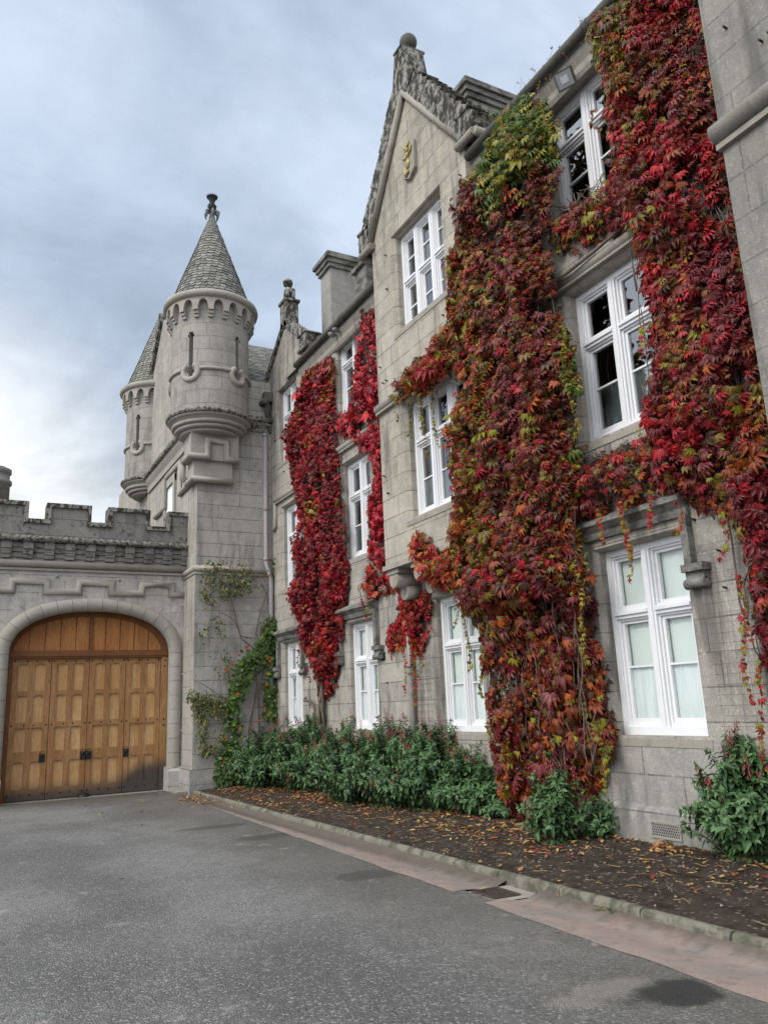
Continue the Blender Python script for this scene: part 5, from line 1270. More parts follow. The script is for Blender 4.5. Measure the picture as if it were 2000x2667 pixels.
# --- red creeper on the recessed wall, thick column
R1 = [(690,772),(706,766),(715,800),(711,860),(718,905),(722,1000),(730,1100),(742,1180),(742,1260),(733,1330),(726,1400),(720,1450),(705,1500),(682,1502),(672,1440),(652,1400),(643,1340),(628,1290),(634,1200),(637,1100),(622,1020),(614,960),(622,900),(642,850),(655,800)]
v1 = thing('red_creeper', 'thick dark crimson creeper column between the two windows nearest the tower', 'climbing plant', (XC-0.1, 15.6, 0), 'climbing creepers on the castle wing')
Xv = XC-0.16
def z1(y, z):
    p = fbm(y*1.6, z*1.2, 31, 3); return [(p > -1, REDS), (p < 0.46, DEEP), (p > 0.62, [(2, RUST), (2, CRIM), (1, OLIV), (1, YGRN), (1, ORNG)]), (z < 2.6, [(3, DRED), (2, RUST), (1.2, BRWN), (1, CRIM)])]
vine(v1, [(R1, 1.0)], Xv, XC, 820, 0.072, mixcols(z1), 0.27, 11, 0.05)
stems(v1, [(700,880),(745,900),(760,1200),(735,1400),(705,1480),(690,1200)], XC-0.02, 50, 0.009, 3)
mb = MB(); ty, tz = onX(692*K, 1562*K, XC-0.12)
for k in range(9):
    rg = random.Random(k+5); y0 = ty+rg.uniform(-0.16, 0.16); p = [(XC-0.12-rg.uniform(-0.03, 0.05), y0+0.3*0, -0.1)]
    for i in range(1, 10): p.append((XC-0.09-0.04*math.sin(i+k), y0+0.05*math.sin(i*1.3+k*2)+0.02*i*(rg.random()-0.4), -0.1+i*0.36))
    mb.tube(p, [0.032*(1-0.05*i) for i in range(10)], 7)
y0, z0 = onX(660*K, 1512*K, XC-0.1); mb.tube([(XC-0.1, y0, z0+0.05), (XC-0.13, y0-0.02, z0-0.02), (XC-0.13, y0-0.35, z0-0.03), (XC-0.1, y0-0.5, z0-0.2), (XC-0.1, y0-0.55, z0-0.9)], 0.03, 8)
mb.build('trunk', M_STEM, v1)
# --- red creeper hanging along the edge of the bay
R2 = [(772,662),(803,647),(811,720),(815,800),(832,880),(838,960),(848,1050),(848,1180),(858,1250),(850,1275),(820,1270),(783,1268),(787,1200),(793,1150),(788,1100),(800,1060),(800,990),(780,970),(760,950),(724,932),(720,900),(745,882),(760,850),(764,760),(772,700)]
R2b = [(782,1260),(800,1235),(818,1262),(810,1300),(792,1290)]
R2c = [(845,1240),(880,1270),(920,1280),(922,1370),(905,1395),(890,1405),(868,1385),(832,1395),(835,1360),(850,1330),(860,1300)]
R2d = [(878,1385),(908,1395),(900,1420),(880,1400)]
v2 = thing('red_creeper', 'bright scarlet creeper trailing down beside the gabled bay in a thin strip', 'climbing plant', (XC-0.1, 13.2, 0), 'climbing creepers on the castle wing')
BRI = [(3, BRED), (4, CRIM), (3, (0.42, 0.016, 0.040)), (1.2, DRED), (0.3, ORNG)]
def z2(y, z):
    p = fbm(y*2, z*1.5, 77, 3); return [(p > -1, BRI), (z < 4.2, [(3, CRIM), (2, BRED), (1.5, RUST), (1, ORNG), (1, DRED)]), (z < 2.35, GOLD)]
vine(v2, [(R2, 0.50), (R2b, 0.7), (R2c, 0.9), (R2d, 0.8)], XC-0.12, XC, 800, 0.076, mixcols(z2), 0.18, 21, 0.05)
stems(v2, [(772,662),(803,647),(815,800),(838,960),(848,1180),(858,1280),(800,1250),(795,1000),(740,930),(764,760)], XC-0.02, 60, 0.006, 8)
# --- large many-coloured creeper in the angle between the bay and the main wall
V2 = [(1100,245),(1140,208),(1183,218),(1203,290),(1198,400),(1180,440),(1170,520),(1190,560),(1195,640),(1213,690),(1236,760),(1250,830),(1232,900),(1248,1000),(1258,1050),(1235,1110),(1240,1160),(1270,1220),(1266,1300),(1252,1360),(1270,1400),(1285,1480),(1296,1540),(1310,1590),(1300,1630),(1280,1690),(1235,1720),(1190,1750),(1140,1755),(1092,1745),(1074,1660),(1062,1600),(1052,1520),(1043,1430),(1033,1380),(1013,1330),(988,1270),(965,1245),(980,1180),(978,1120),(988,1050),(974,1000),(988,960),(984,880),(990,800),(985,740),(980,690),(974,600),(988,520),(1003,450),(1013,390),(1062,330),(1078,290)]
V2b = [(992,800),(985,690),(960,712),(945,760),(900,775),(868,815),(852,850),(868,862),(890,835),(925,860),(945,815)]
V2c = [(992,1270),(985,1190),(960,1185),(945,1195),(922,1155),(902,1150),(898,1180),(915,1230),(940,1262)]
v3 = thing('variegated_creeper', 'large russet and olive creeper column between the gabled bay and the near windows', 'climbing plant', (XA-0.1, 8.6, 0), 'climbing creepers on the castle wing')
XV2 = XB-0.08
def z3(y, z):
    p = fbm(y*1.25, z*1.05, 5, 3); g = fbm(y*2.1, z*1.6, 55, 3)
    L_ = [(p > -1, MIXD), (p > 0.60, REDMIX), (g > 0.66, GOLD), (g < 0.34, [(3, MAUV), (2.4, DRED), (2.4, BRWN), (1, RUST)])]
    lf = 8.95-0.02*z   # the outer side towards the bay is more olive and gold
    L_ += [((y > lf-0.55+0.9*(g-0.5)) & (z > 3.2) & (z < 8.3), [(2.6, OLIV), (1.8, RUST), (1.4, ORNG), (1.2, CRIM), (1.0, YGRN), (1.2, BRWN)])]
    L_ += [((z > 8.2+0.9*(g-0.5)) & (y < 7.95), [(3.4, GREN), (2, YGRN), (1.2, OLIV), (0.3, YELL)]), ((z > 8.9) & (y >= 7.95) & (p < .62), [(2.4, OLIV), (1.2, YGRN), (1.5, RUST), (1, MAUV)])]
    L_ += [((y > 9.25) & (z > 4.6) & (z < 8.6), [(3, BRED), (2, CRIM), (2, ORNG), (1, RUST), (0.8, OLIV)]), ((y > 10.0) & (z > 4.6), GOLD), ((z < 4.4) & (y > 9.3), [(2, ORNG), (2, CRIM), (1, RUST), (0.7, OLIV)])]
    rgt = (y < 6.78+0.4*(g-0.5)) & (z < 6.6); L_ += [(rgt & (g > 0.36), [(2, YGRN), (1.8, GREN), (2, OLIV), (1.2, RUST)])]
    L_ += [((z < 2.4), [(3, RUST), (2.5, MAUV), (2, DRED), (1.4, OLIV), (1, ORNG), (1.2, BRWN), (0.4, YGRN)])]
    return L_
V2u = [(x, min(y, 1330)) for x, y in V2]; V2l = [(x, max(y, 1290)) for x, y in V2]
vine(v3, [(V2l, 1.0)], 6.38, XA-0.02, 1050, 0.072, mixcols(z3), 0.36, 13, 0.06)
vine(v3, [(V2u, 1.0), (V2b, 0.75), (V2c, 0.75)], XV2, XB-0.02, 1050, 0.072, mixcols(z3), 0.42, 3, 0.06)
stems(v3, V2, XB-0.03, 130, 0.009, 12); stems(v3, [(1170,640),(1240,760),(1250,1000),(1290,1300),(1240,1500),(1180,1200)], XA-0.06, 60, 0.010, 14)
# --- right-hand creeper, with its two arms under the upper windows
V3 = [(1278,70),(1330,5),(1400,-60),(1475,-50),(1478,20),(1518,130),(1528,240),(1548,330),(1572,430),(1592,560),(1620,660),(1636,760),(1660,850),(1690,1000),(1700,1500),(1655,1510),(1648,1450),(1630,1380),(1612,1330),(1596,1250),(1602,1200),(1565,1110),(1530,1085),(1470,1085),(1432,1065),(1400,1045),(1402,960),(1385,930),(1393,850),(1402,770),(1388,690),(1380,620),(1367,560),(1357,500),(1343,450),(1318,400),(1318,340),(1320,270),(1292,240),(1302,180),(1284,120)]
B1 = [(1168,478),(1205,445),(1260,412),(1310,362),(1345,420),(1355,490),(1330,500),(1280,500),(1230,530),(1190,545)]
B2 = [(1248,985),(1300,968),(1385,942),(1410,990),(1410,1075),(1360,1088),(1345,1120),(1330,1095),(1290,1110),(1240,1135),(1232,1050)]
v4 = thing('variegated_creeper', 'tall red and purple creeper hanging against the near projecting wall at the right edge', 'climbing plant', (XA-0.1, 5.0, 0), 'climbing creepers on the castle wing')
def z4(y, z):
    p = fbm(y*1.5, z*1.2, 91, 3); g = fbm(y*2.3, z*1.9, 44, 3)
    return [(p > -1, REDMIX), (p > 0.60, [(3, MAUV), (2, DRED), (1.4, CRIM)]), (p < 0.33, [(2.4, CRIM), (1.2, BRED), (1.5, DRED), (1.6, RUST)]), (g > 0.57, [(2.4, OLIV), (2, RUST), (1.6, ORNG), (1.0, YGRN), (0.5, YELL), (1, MAUV)]), ((z > 9.2-1.3*(g-0.45)) & (y > 4.5), [(2.4, OLIV), (1.6, YGRN), (1.3, GREN), (1.6, RUST), (0.8, MAUV)]), ((y > 5.9) & (z < 6) & (g > .45), [(2, ORNG), (2, RUST), (1, OLIV), (1.5, CRIM), (1, YGRN)])]
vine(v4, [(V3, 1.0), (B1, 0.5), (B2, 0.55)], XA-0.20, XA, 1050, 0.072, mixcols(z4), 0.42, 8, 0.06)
stems(v4, V3, XA-0.04, 120, 0.009, 22); stems(v4, B1, XA-0.03, 45, 0.007, 23, wig=0.5); stems(v4, B2, XA-0.03, 60, 0.007, 24, wig=0.5)
mb = MB(); a = onX(1190*K, 640*K, XA-0.1); b = onX(1290*K, 540*K, XA-0.1); c = onX(1420*K, 430*K, XA-0.08)
mb.tube([(XA-0.12, a[0], a[1]-.1), (XA-0.14, a[0]-0.02, a[1]+0.15), (XA-0.16, (a[0]+b[0])/2, (a[1]+b[1])/2+0.03), (XA-0.12, b[0], b[1]), (XA-0.12, c[0], c[1])], [0.03, 0.028, 0.025, 0.022, 0.015], 8); mb.build('branch', M_STEM, v4)

# --- pink-flowered shrubs along the bed
SHG1 = (0.068, 0.142, 0.050); SHG2 = (0.098, 0.180, 0.074); SHG3 = (0.055, 0.112, 0.058); PNK = (0.40, 0.055, 0.075); PNK2 = (0.30, 0.035, 0.055)
def shrub(label, cx, cy, rad, hgt, ns, leaf=0.092, flowers=14, lean=0.0, light=0.0, fl_top=True, seed=1, name='flowering_shrub', group='flowering shrubs along the foot of the castle wall', ry=1.0):
    rg = random.Random(seed); root = thing(name, label, 'shrub', (cx, cy, zg(cy)+0.1), group)
    z0 = zg(cy)+0.06; pts = []; tip = []; nr = []; szs = []; cols = []; st = MB(); fp = []; ft = []; fc = []
    tops = []
    for s_ in range(ns):
        a = rg.uniform(0, 2*math.pi); rr = rad*math.sqrt(rg.random()); ex = cx+rr*math.cos(a); ey = cy+rr*math.sin(a)*ry
        ex = min(ex, XA+0.10 if cy < 8 else XC-0.08)
        h = 1.12*hgt*(1-0.55*(rr/rad)**2.6)*rg.uniform(0.5, 1.08); bx = cx+(ex-cx)*0.4; by = cy+(ey-cy)*0.4
        P0 = Vector((bx, by, z0)); P1 = Vector((bx+(ex-bx)*0.45+rg.uniform(-.08, .08), by+(ey-by)*0.45+rg.uniform(-.08, .08), z0+h*0.85)); P2 = Vector((ex+rg.uniform(-.1, .1), ey+rg.uniform(-.1, .1), z0+h*(1-0.22*rr/rad)))
        path = [P0*(1-t)**2+P1*2*t*(1-t)+P2*t*t for t in np.linspace(0, 1, 7)]
        st.tube(path, [0.009*(1-0.11*i) for i in range(7)], 4, caps=False); tops.append((P2, (path[-1]-path[-2]).normalized()))
        L_ = h*1.1; nn = max(5, int(L_/0.052)); base = SHG1 if rg.random() < 0.55 else (SHG2 if rg.random() < 0.6 else SHG3)
        for i in range(nn):
            t = 0.03+0.97*(i+rg.random()*0.5)/nn; t = min(t, 1.0); p = P0*(1-t)**2+P1*2*t*(1-t)+P2*t*t; d = ((P1-P0)*(1-t)+(P2-P1)*t).normalized()
            o = d.orthogonal().normalized(); o2 = d.cross(o); ang = i*1.57+rg.uniform(-.4, .4)
            for q in (0, math.pi):
                out = o*math.cos(ang+q)+o2*math.sin(ang+q); tp = out*0.95+d*0.35+Vector((0, 0, -0.30-0.3*rg.random()))
                pts.append(p); tip.append(tp); nr.append(d*0.6+Vector((0, 0, 0.8))-out*0.1+Vector((rg.uniform(-.3, .3), rg.uniform(-.3, .3), 0))); szs.append(leaf*rg.uniform(0.65, 1.25)*(1.1-0.45*max(0, t-0.75)/0.25))
                k = 1+light*rg.random(); cols.append([v*k for v in base])
        for q in range(6):
            ang = q*math.pi/3+rg.random(); d = (P2-P1).normalized(); o = d.orthogonal().normalized(); o2 = d.cross(o); out = o*math.cos(ang)+o2*math.sin(ang)
            pts.append(P2); tip.append(out*0.8+d*0.8); nr.append(d+Vector((0, 0, .3))); szs.append(leaf*rg.uniform(0.45, 0.8)); cols.append([v*1.25 for v in SHG2])
    scatter('leaves', np.array(pts), np.array(tip), np.array(nr), np.array(szs), np.array(cols), blade(0.42, 0.44, 0.08, 0.16), M_SHRUB, root)
    # nodding flower spikes
    tops.sort(key=lambda q: -q[0].z); tops = tops[:max(flowers*3, 1)]; rg.shuffle(tops)
    for P2, d in tops[:flowers]:
        L_ = rg.uniform(0.10, 0.22); dr = Vector((rg.uniform(-.3, .1), rg.uniform(-.3, .3), 1)).normalized()
        if not fl_top and rg.random() < 0.5: dr = Vector((-0.6, rg.uniform(-.6, .4), 0.25)).normalized()
        st.tube([P2-dr*0.02, P2+dr*L_], [0.004, 0.002], 4, caps=False)
        for i in range(11):
            t = 0.15+0.85*i/11; p = P2+dr*L_*t; a = i*2.4; out = Vector((math.cos(a), math.sin(a), 0)); fp.append(p+out*0.012); ft.append(out*0.45+Vector((0, 0, -1))); fc.append(PNK if rg.random() < 0.6 else PNK2)
    for k in range(flowers):
        i = rg.randrange(len(pts)); p = pts[i]
        if (p-Vector((cx, cy, z0))).length < rad*0.55: continue
        for q in range(9): fp.append(p+Vector((rg.uniform(-.03, .03)-0.04, rg.uniform(-.03, .03), -0.02*q+0.03))); ft.append(Vector((rg.uniform(-.6, .1), rg.uniform(-.5, .5), -1))); fc.append(PNK2 if rg.random() < 0.5 else PNK)
    if fp:
        fp = np.array(fp); scatter('blossoms', fp, np.array(ft), np.tile([[-1, -0.3, 0.4]], (len(fp), 1))+RNG.normal(0, .4, (len(fp), 3)), np.full(len(fp), 0.040), np.array(fc), blade(0.7, 0.34, 0.10, 0.0), M_FLOWER, root)
    st.build('stems', M_GSTEM, root); return root
def shrub_px(label, bx, by, tx, ty, rad, ns, **kw):
    g = onG(bx*K, by*K, 0.06); d = Vector((g[0], g[1])).normalized(); c = Vector(g)+d*rad*kw.pop('back', 0.42)
    kw.setdefault('seed', int(bx)); h = zAt(tx*K, ty*K, c.x, c.y)-zg(c.y)-0.06
    return shrub(label, c.x, c.y, rad, h, ns, **kw)
shrub_px('green shrub in the corner beside the orange nasturtiums, few pink flowers', 575, 1706, 585, 1572, 0.85, 190, flowers=10, ry=1.3)
shrub_px('tall green shrub with pink spikes under the window nearest the tower', 668, 1712, 668, 1552, 0.95, 220, flowers=24, ry=1.3)
shrub_px('broad green shrub with pink flower spikes at the gnarled creeper trunk', 765, 1738, 752, 1572, 0.92, 230, flowers=30, ry=1.2)
shrub_px('dense green shrub with pink spikes between the trunk and the drainpipe', 860, 1748, 845, 1562, 0.88, 230, flowers=26, ry=1.1)
shrub_px('dense rounded green shrub in front of the drainpipe', 945, 1755, 945, 1570, 0.80, 230, flowers=16, light=0.2)
shrub_px('leafy green shrub below the bay window, left of the large creeper', 1025, 1765, 1005, 1625, 0.62, 150, flowers=5, light=0.3)
shrub_px('low pale green shrub at the left foot of the large creeper', 1090, 1772, 1075, 1690, 0.45, 90, flowers=0, light=0.4)
_y = onX(1176*K, 1650*K, 5.86)[0]; shrub('green shrub growing up through the foot of the large creeper', 5.92, _y, 0.33, zAt(1176*K, 1655*K, 5.86, _y)-zg(_y)-0.06, 90, flowers=8, light=0.2, seed=77)
shrub_px('small compact green shrub at the right foot of the large creeper', 1300, 1815, 1290, 1730, 0.24, 70, leaf=0.07, flowers=0, back=0.3, light=0.5)
shrub_px('small pale green shrub against the plinth at the large creeper', 1260, 1795, 1262, 1700, 0.26, 70, leaf=0.07, flowers=0, back=0.3, light=0.5)
shrub_px('large glossy green shrub with pink flowers at the right edge, beside the vent', 1625, 1868, 1650, 1605, 0.50, 220, leaf=0.092, flowers=26, light=0.25, fl_top=True)
# --- climbers on the tower: nasturtiums and a thin yellowing climber
YV = YT-0.12
def yclimb(root, polys, dens, size, cols, tmpl, mat, thick, clumpk=4.0, seed=3):
    out = []
    for poly, dm in polys:
        pl_ = [onY(x*K, y*K, YV) for x, y in poly]; a = np.array(pl_); lo, hi = a.min(0), a.max(0); n = int((hi-lo).prod()*dens*dm)
        x = RNG.uniform(lo[0], hi[0], n); z = RNG.uniform(lo[1], hi[1], n); jx = x+RNG.normal(0, .04, n); jz = z+RNG.normal(0, .05, n); k = inside(jx, jz, pl_)
        k &= RNG.uniform(0, 1, n) < np.clip((fbm(x*3, z*3, seed, 3)-0.2)*clumpk, 0.03, 1); out.append(np.stack([x[k], z[k]], 1))
    q = np.concatenate(out); n = len(q); pts = np.stack([q[:, 0], YV-0.02-thick*RNG.uniform(0, 1, n), q[:, 1]], 1); pts[:, 2] = np.maximum(pts[:, 2], zg(18)+0.05)
    h = RNG.normal(0, .8, n); tip = np.stack([np.sin(h), -0.3+RNG.normal(0, .2, n), -np.cos(h)*0.8], 1); nrm = np.stack([RNG.normal(-.3, .35, n), -1+RNG.normal(0, .2, n), 0.7+RNG.normal(0, .3, n)], 1)
    c = palette(None, RNG.uniform(0, 1, n), cols); scatter('leaves', pts, tip, nrm, size*np.exp(RNG.normal(0, .25, n)), c, tmpl, mat, root); return q
nas = thing('nasturtium', 'green climbing nasturtium with orange flowers on the tower wall', 'climbing plant', (5.6, YT-0.15, -0.2))
NG = [(3, (0.05, 0.105, 0.018)), (1.6, (0.085, 0.155, 0.022)), (2, (0.035, 0.07, 0.018)), (0.25, (0.22, 0.24, 0.03))]
N1 = [(490,1500),(505,1440),(530,1415),(560,1370),(580,1330),(600,1345),(592,1400),(560,1440),(530,1490),(512,1540),(516,1600),(520,1650),(528,1700),(455,1703),(470,1640),(488,1590),(486,1540)]
N2 = [(572,1380),(590,1345),(606,1380),(600,1480),(598,1560),(566,1560),(568,1460)]
yclimb(nas, [(N1, 1.0), (N2, 0.9)], 620, 0.075, NG, round_leaf(), M_SHRUB, 0.22, 6)
fl = []
for x, y in ((600,1204),(645,1126),(566,1177),(580,1190),(590,1208),(534,1266),(487,1346),(433,1378),(752,540),(740,308),(768,125),(752,98),(690,580),(732,490),(537,640),(432,730),(415,905),(520,375)):
    X_, Y_ = (440+x*0.3376), ((1280 if y > 1200 and x == 600 else 1680)+y*0.3376)
    if y > 1200 and x != 600: Y_ = 1280+y*0.3376+0
    x3, z3_ = onY(X_, Y_, YV-0.2); fl.append((x3, YV-0.26, z3_))
fp = []; ft = []
for p in fl:
    for q in range(5): a = q*2*math.pi/5; fp.append(p); ft.append((math.cos(a), -0.5, math.sin(a)))
scatter('blossoms', np.array(fp), np.array(ft, float), np.tile([[0, -1., 0.2]], (len(fp), 1)), np.full(len(fp), 0.042), np.tile([[0.55, 0.075, 0.010]], (len(fp), 1)), blade(0.7, 0.9, 0.05, 0.0), M_FLOWER, nas)
rose = thing('rambling_rose', 'sparse yellowing rambler with long bare stems trained over the tower wall', 'climbing plant', (5.5, YT-0.1, -0.2))
RG = [(3, (0.10, 0.12, 0.028)), (1.4, (0.22, 0.22, 0.04)), (2.5, (0.05, 0.075, 0.022)), (1.0, (0.09, 0.045, 0.03))]
T1 = [(430,1215),(500,1213),(560,1235),(585,1205),(606,1205),(600,1235),(570,1260),(520,1285),(480,1290),(450,1320),(432,1290)]
T2 = [(400,1490),(440,1500),(490,1505),(490,1560),(470,1620),(430,1640),(425,1560)]
T3 = [(465,1320),(485,1350),(478,1380),(460,1350)]; T4 = [(425,1360),(460,1330),(450,1375),(430,1390)]; T5 = [(450,1430),(475,1400),(510,1440),(530,1470),(500,1480)]; T6 = [(560,1340),(600,1340),(606,1385),(565,1390)]
yclimb(rose, [(T1, 1.6), (T2, 3.4), (T3, 1.2), (T4, .7), (T5, .7), (T6, 2.0)], 420, 0.07, RG, blade(0.5, 0.5, 0.08, 0.1), M_SHRUB, 0.14, 3.2)
mb = MB()
def st_path(pp, r): mb.tube([(onY(x*K, y*K, YV)[0], YV-0.03, onY(x*K, y*K, YV)[1]) for x, y in pp], [r*(1-0.5*i/len(pp)) for i in range(len(pp))], 6)
st_path([(525,1690),(540,1560),(555,1480),(545,1400),(520,1380),(500,1300),(490,1280),(478,1250)], 0.022); st_path([(560,1660),(600*0.93,1500),(572,1420),(560,1390),(552,1370),(562,1320),(575,1285),(588,1245)], 0.020)
st_path([(545,1380),(520,1375),(505,1340),(490,1330),(470,1322)], 0.012); st_path([(578,1440),(550,1460),(530,1490)], 0.016); st_path([(575,1285),(560,1250),(545,1230)], 0.010); st_path([(490,1280),(470,1265),(445,1270)], 0.010); st_path([(500,1480),(485,1430),(465,1395)], 0.008); st_path([(470,1500),(440,1480),(418,1470)], 0.008)
mb.build('stems', M_STEM, rose)
# --- fallen leaves, dry stalks: litter on the bed and the drive
def litter():
    P_ = []; C_ = []; S_ = []
    LC = [(3, (0.38, 0.20, 0.075)), (2, (0.46, 0.30, 0.12)), (2, (0.30, 0.10, 0.04)), (1, (0.50, 0.36, 0.10)), (0.8, (0.34, 0.03, 0.035)), (1, (0.22, 0.11, 0.05))]
    def add(x, y, z, s): P_.append((x, y, z)); S_.append(s)
    n = 5200
    y = 18.2-15.2*RNG.uniform(0, 1, n)**1.0; u = RNG.uniform(0, 1, n)
    for a, b in zip(y, u):
        x0 = float(KX(a))+0.12; f = b**0.75; x = x0+(6.45-x0)*f
        dens = 0.16+0.62*f**2+(0.55 if a > 13 else 0)+(0.30 if 6.8 < a < 9.6 and f > 0.4 else 0)-(0.10 if a < 5.5 else 0)
        if RNG.uniform() > dens*float(np.clip((fbm(x*2.0, a*2.0, 61, 3)-0.18)*3.2, 0.15, 1)): continue
        add(x, a, soil_z(x, a)+0.012, RNG.uniform(0.035, 0.085))
    for k in range(150):   # heap swept against the channel by the tower
        g = onG(RNG.normal(520, 38), RNG.normal(2087, 9)); add(g[0], g[1], zg(g[1])+0.02+0.03*RNG.uniform(), RNG.uniform(0.05, 0.09))
    for k in range(60):
        g = onG(RNG.uniform(20, 900), 2065+abs(RNG.normal(0, 45))); 
        if g[0] < DRIVE_X(g[1])-0.1: add(g[0], g[1], zg(g[1])+0.012, RNG.uniform(0.04, 0.07))
    for px_, py_ in ((326, 2293), (1255, 2335), (1250, 2322), (1455, 2341), (1462, 2338), (1500, 2350), (1592, 2418), (1985, 2482), (1440, 2430), (1030, 2200), (690, 2148), (760, 2130), (545, 2128)):
        g = onG(px_, py_); add(g[0], g[1], zg(g[1])+0.016, RNG.uniform(0.035, 0.06))
    for k in range(40):
        g = onG(RNG.normal(1725, 26), RNG.normal(2210, 9), .1); add(g[0], g[1], soil_z(*g)+0.02+0.02*RNG.uniform(), RNG.uniform(.05, .08))
    P_ = np.array(P_); n = len(P_); a = RNG.uniform(0, 6.28, n)
    tip = np.stack([np.cos(a), np.sin(a), RNG.normal(0, .18, n)], 1); nrm = np.stack([RNG.normal(0, .3, n), RNG.normal(0, .3, n), np.ones(n)], 1)
    o = scatter('fallen_leaves', P_, tip, nrm, np.array(S_), palette(None, RNG.uniform(0, 1, n), LC), blade(0.5, 0.5, 0.14, -0.1), M_LITTER, None, 0.25)
    tag(o, 'fallen autumn leaves scattered over the dark bed and along the gutter', 'leaves', kind='stuff')
    mb = MB(); rg = random.Random(4)
    for k in range(420):
        a = rg.uniform(3.2, 14); f = rg.random()**0.7; x0 = float(KX(a))+0.15; x = x0+(6.4-x0)*f
        if fbm(x*1.6, a*1.6, 71, 3) < 0.36 and rg.random() < 0.8: continue
        an = rg.gauss(1.2, 0.7); L_ = rg.uniform(0.05, 0.17); bend = rg.uniform(-.5, .5); p = []
        for i in range(4):
            t = i/3; xx = x+L_*t*math.cos(an+bend*t); yy = a+L_*t*math.sin(an+bend*t); p.append((xx, yy, soil_z(xx, yy)+0.012))
        mb.tube(p, 0.0022, 4, caps=False)
    o = mb.build('leaf_stalks', simple('straw', (0.50, 0.33, 0.13), 0.7, 0.2, 30)); tag(o, 'dry straw coloured leaf stalks strewn over the dark soil', 'leaf stalks', kind='stuff')
    mb = MB()
    for k in range(160):
        a = rg.uniform(2.8, 9); x0 = float(KX(a))+0.12; x = rg.uniform(x0, 6.3); r = rg.uniform(0.005, 0.014); mb.sphere((x, a, soil_z(x, a)+r*0.3), r, 6, 1, rg.uniform(.7, 1.2), .7)
    tag(mb.build('pebbles', simple('pale_pebble', (0.33, 0.29, 0.24), 0.8, 0.2, 40)), 'small pale pebbles lying in the dark soil', 'pebbles', kind='stuff')
litter()
gy_ = onG(1588, 2378)
wd = thing('grass_tuft', 'small yellow-green weed growing between the kerb and the gutter', 'weed', (gy_[0], gy_[1], zg(gy_[1])))
n = 26; a = RNG.uniform(0, 6.28, n); pts = np.tile([[gy_[0], gy_[1], zg(gy_[1])+0.01]], (n, 1))+RNG.normal(0, .02, (n, 3))*[1, 2.5, .2]
scatter('blades', pts, np.stack([np.cos(a), np.sin(a), RNG.uniform(.2, .9, n)], 1), np.tile([[0, 0, 1.]], (n, 1)), RNG.uniform(.04, .08, n), np.tile([[.16, .2, .04]], (n, 1)), blade(.4, .22, .05, .2), M_SHRUB, wd)
# --- fittings on the wing: floodlight, small camera light, wire trellis
fy, fz = onX(1467, 203, XA-0.20)
fl_ = thing('floodlight', 'square grey floodlight under the gutter above the top near window', 'floodlight', (XA-0.1, fy, fz))
ax_n = Vector((-0.72, -0.30, -0.62)).normalized(); u_ = Vector((0, 0, 1)).cross(ax_n).normalized(); w_ = ax_n.cross(u_); c = Vector((XA-0.17, fy, fz))
def obox(mb, c, u, v, n_, hu, hv, hn):
    p = [c+u*(sx*hu)+v*(sy*hv)+n_*(sz*hn) for sz in (-1, 1) for sx, sy in ((-1, -1), (1, -1), (1, 1), (-1, 1))]
    mb.add(p, [(0, 3, 2, 1), (4, 5, 6, 7), (0, 1, 5, 4), (1, 2, 6, 5), (2, 3, 7, 6), (3, 0, 4, 7)])
mb = MB(); obox(mb, c, u_, w_, ax_n, 0.125, 0.115, 0.025); obox(mb, c-ax_n*0.05, u_, w_, ax_n, 0.08, 0.07, 0.025); mb.build('housing', M_LEAD, fl_)
mb = MB(); obox(mb, c+ax_n*0.026, u_, w_, ax_n, 0.105, 0.095, 0.002); mb.build('lens', simple('grey_lens', (0.33, 0.34, 0.35), 0.25, 0.05, 5), fl_)
mb = MB(); obox(mb, c+ax_n*0.030, u_, w_, ax_n, 0.05, 0.045, 0.002); mb.build('emitter', simple('white_reflector', (0.6, 0.62, 0.64), 0.3, 0.05, 5), fl_)
mb = MB(); mb.tube([c-ax_n*0.07, (XA, fy, fz+0.1)], 0.02, 7); mb.build('bracket', M_IRON, fl_)
sy_, sz_ = onX(862, 866, XC-0.25)
sl_ = thing('security_light', 'small twin-headed security light under the gutter of the recessed wall', 'security light', (XC-0.1, sy_, sz_))
mb = MB(); mb.sphere((XC-0.2, sy_+0.08, sz_), 0.07, 10, 1.3, 0.8, 0.9); mb.sphere((XC-0.2, sy_-0.12, sz_+0.02), 0.065, 10, 1.3, .8, .9); mb.tube([(XC-0.17, sy_+.08, sz_), (XC-0.02, sy_, sz_+0.05), (XC-0.17, sy_-.12, sz_)], 0.018, 6); mb.build('lamp_heads', simple('grey_lamp', (0.2, 0.2, 0.2), .4), sl_)
mb = MB(); mb.tube([(XC-0.06, sy_, sz_+0.06), (XC-0.06, sy_-1.4, sz_+0.10)], 0.012, 5); mb.build('cable', M_IRON, sl_)
tr_ = thing('wire_trellis', 'square wire trellis mesh on the wall right of the near ground window', 'trellis', (XA-0.04, 5.0, 1.8))
mb = MB()
for i in range(11): mb.tube([(XA-0.035, YNE+0.15+i*0.125, 0.9), (XA-0.035, YNE+0.15+i*0.125, 3.0+0.0)], 0.0015, 4)
for j in range(22): mb.tube([(XA-0.038, YNE+0.1, 0.95+j*0.098), (XA-0.038, 5.45, 0.95+j*0.098)], 0.0015, 4)
mb.build('wires', M_WIRE, tr_)
tr2 = thing('wire_trellis', 'square wire trellis mesh between the drainpipe and the bay window', 'trellis', (XC-0.04, 11.4, 1.5))
mb = MB()
for i in range(6): mb.tube([(XC-0.03, 11.28+i*0.11, 0.9), (XC-0.03, 11.28+i*0.11, 3.5)], 0.0025, 4)
for j in range(22): mb.tube([(XC-0.033, 11.22, 1.0+j*0.11), (XC-0.033, 11.9, 1.0+j*0.11)], 0.0025, 4)
mb.build('wires', M_WIRE, tr2)

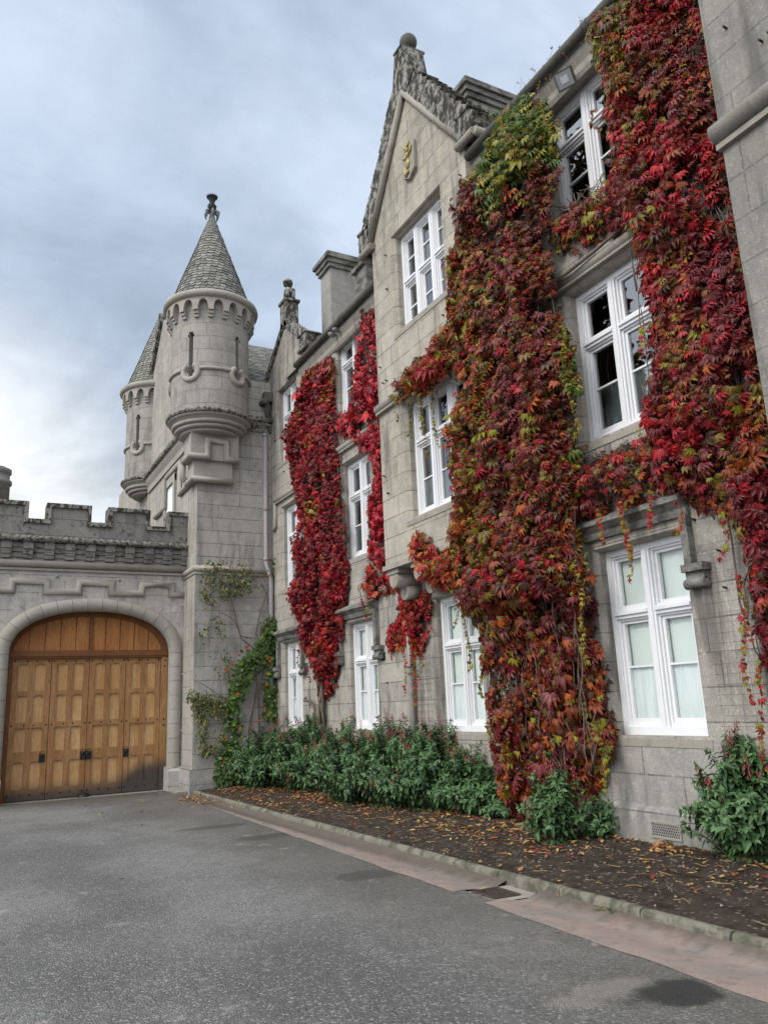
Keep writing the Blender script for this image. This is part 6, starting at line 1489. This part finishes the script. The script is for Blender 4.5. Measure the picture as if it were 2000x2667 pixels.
# --- loose ends of the creepers: trailing strands and young shoots standing above the gutter
def strands(root, items, X, table, size=0.055, up=False, seed=1):
    rg = random.Random(seed); P_ = []; T_ = []; sm_ = M_STEM if not up else simple('red_shoot', (0.22, 0.09, 0.06), 0.8)
    for px_, py_, L_ in items:
        y, z = onX(px_*K, py_*K, X); n = int(L_/0.055)+2; path = []; x = X+rg.uniform(-.06, .06); dy = 0; dz = 0; ph = rg.uniform(0, 6)
        for i in range(n):
            t = i/(n-1); path.append((x+0.03*math.sin(ph+4*t), y+(0.10 if up else 0.05)*math.sin(ph*2+3.5*t)*t+(rg.uniform(-.3, .3)*t*0.1), z+(L_*t if up else -L_*t)))
        mb = MB(); mb.tube(path, [0.0035*(1-0.6*i/n) for i in range(n)], 4, caps=False); mb.build('stem', sm_, root)
        for i, p in enumerate(path):
            for q in range(1 if up else 2):
                if up and rg.random() < 0.35: continue
                a = rg.uniform(0, 6.28); P_.append((p[0]-0.01, p[1], p[2])); T_.append((-0.5+0.4*math.cos(a), 0.8*math.sin(a), (0.5 if up else -0.8)+rg.uniform(-.3, .3)))
    P_ = np.array(P_); n = len(P_)
    scatter('leaves', P_, np.array(T_), np.stack([-1+RNG.normal(0, .3, n), RNG.normal(0, .5, n), RNG.normal(.3, .4, n)], 1), size*RNG.uniform(0.5, 1.2, n)*(0.55 if up else 1), palette(None, RNG.uniform(0, 1, n), table), creeper_leaf(), M_LEAF, root)
LIME = [(3, YGRN), (1.4, OLIV), (1, GREN), (0.5, RUST)]
strands(v3, [(862,858,0.45),(880,850,0.75),(903,845,0.6),(915,852,1.05),(935,845,0.9),(1003,1290,1.0),(985,1275,0.5),(1255,1240,0.6),(1225,700,0.7),(1238,830,0.6),(1292,1560,0.7),(1300,1600,0.4),(1262,1330,0.5),(1045,1420,0.5),(1060,1560,0.4),(930,1180,0.5)], XB-0.12, LIME, seed=3)
strands(v4, [(1340,1085,0.6),(1352,1085,0.85),(1400,1060,0.4),(1300,1100,0.4),(1470,1085,0.3),(1380,700,0.35),(1392,930,0.4),(1610,1320,0.8),(1640,1430,0.9),(1600,1240,0.6),(1290,240,0.3),(1545,1090,0.5)], XA-0.24, [(2, YGRN), (2, CRIM), (2, RUST), (1, ORNG)], seed=5)
strands(v1, [(640,1320,0.5),(650,1390,0.4),(735,1320,0.5),(725,1400,0.5),(672,1440,0.3),(712,1480,0.3)], XC-0.2, [(3, CRIM), (2, DRED), (1, RUST)], seed=6)
strands(v2, [(795,1290,0.4),(835,1380,0.35),(900,1400,0.5),(915,1370,0.6),(780,1265,0.4),(878,1410,0.7),(885,1400,0.9)], XC-0.2, [(2, CRIM), (2, YGRN), (2, OLIV), (1, BRED)], seed=7)
strands(v3, [(1140,215,0.45),(1128,225,0.3),(1165,200,0.5),(1158,205,0.35),(1180,180,0.55),(1188,178,0.3)], XA-0.20, [(2, OLIV), (1, YGRN), (1.5, RUST)], up=True, seed=9)
strands(v4, [(1222,130,0.3),(1262,75,0.35),(1250,90,0.3)], XA-0.20, [(2, OLIV), (1, YGRN), (1.5, RUST)], up=True, seed=10)
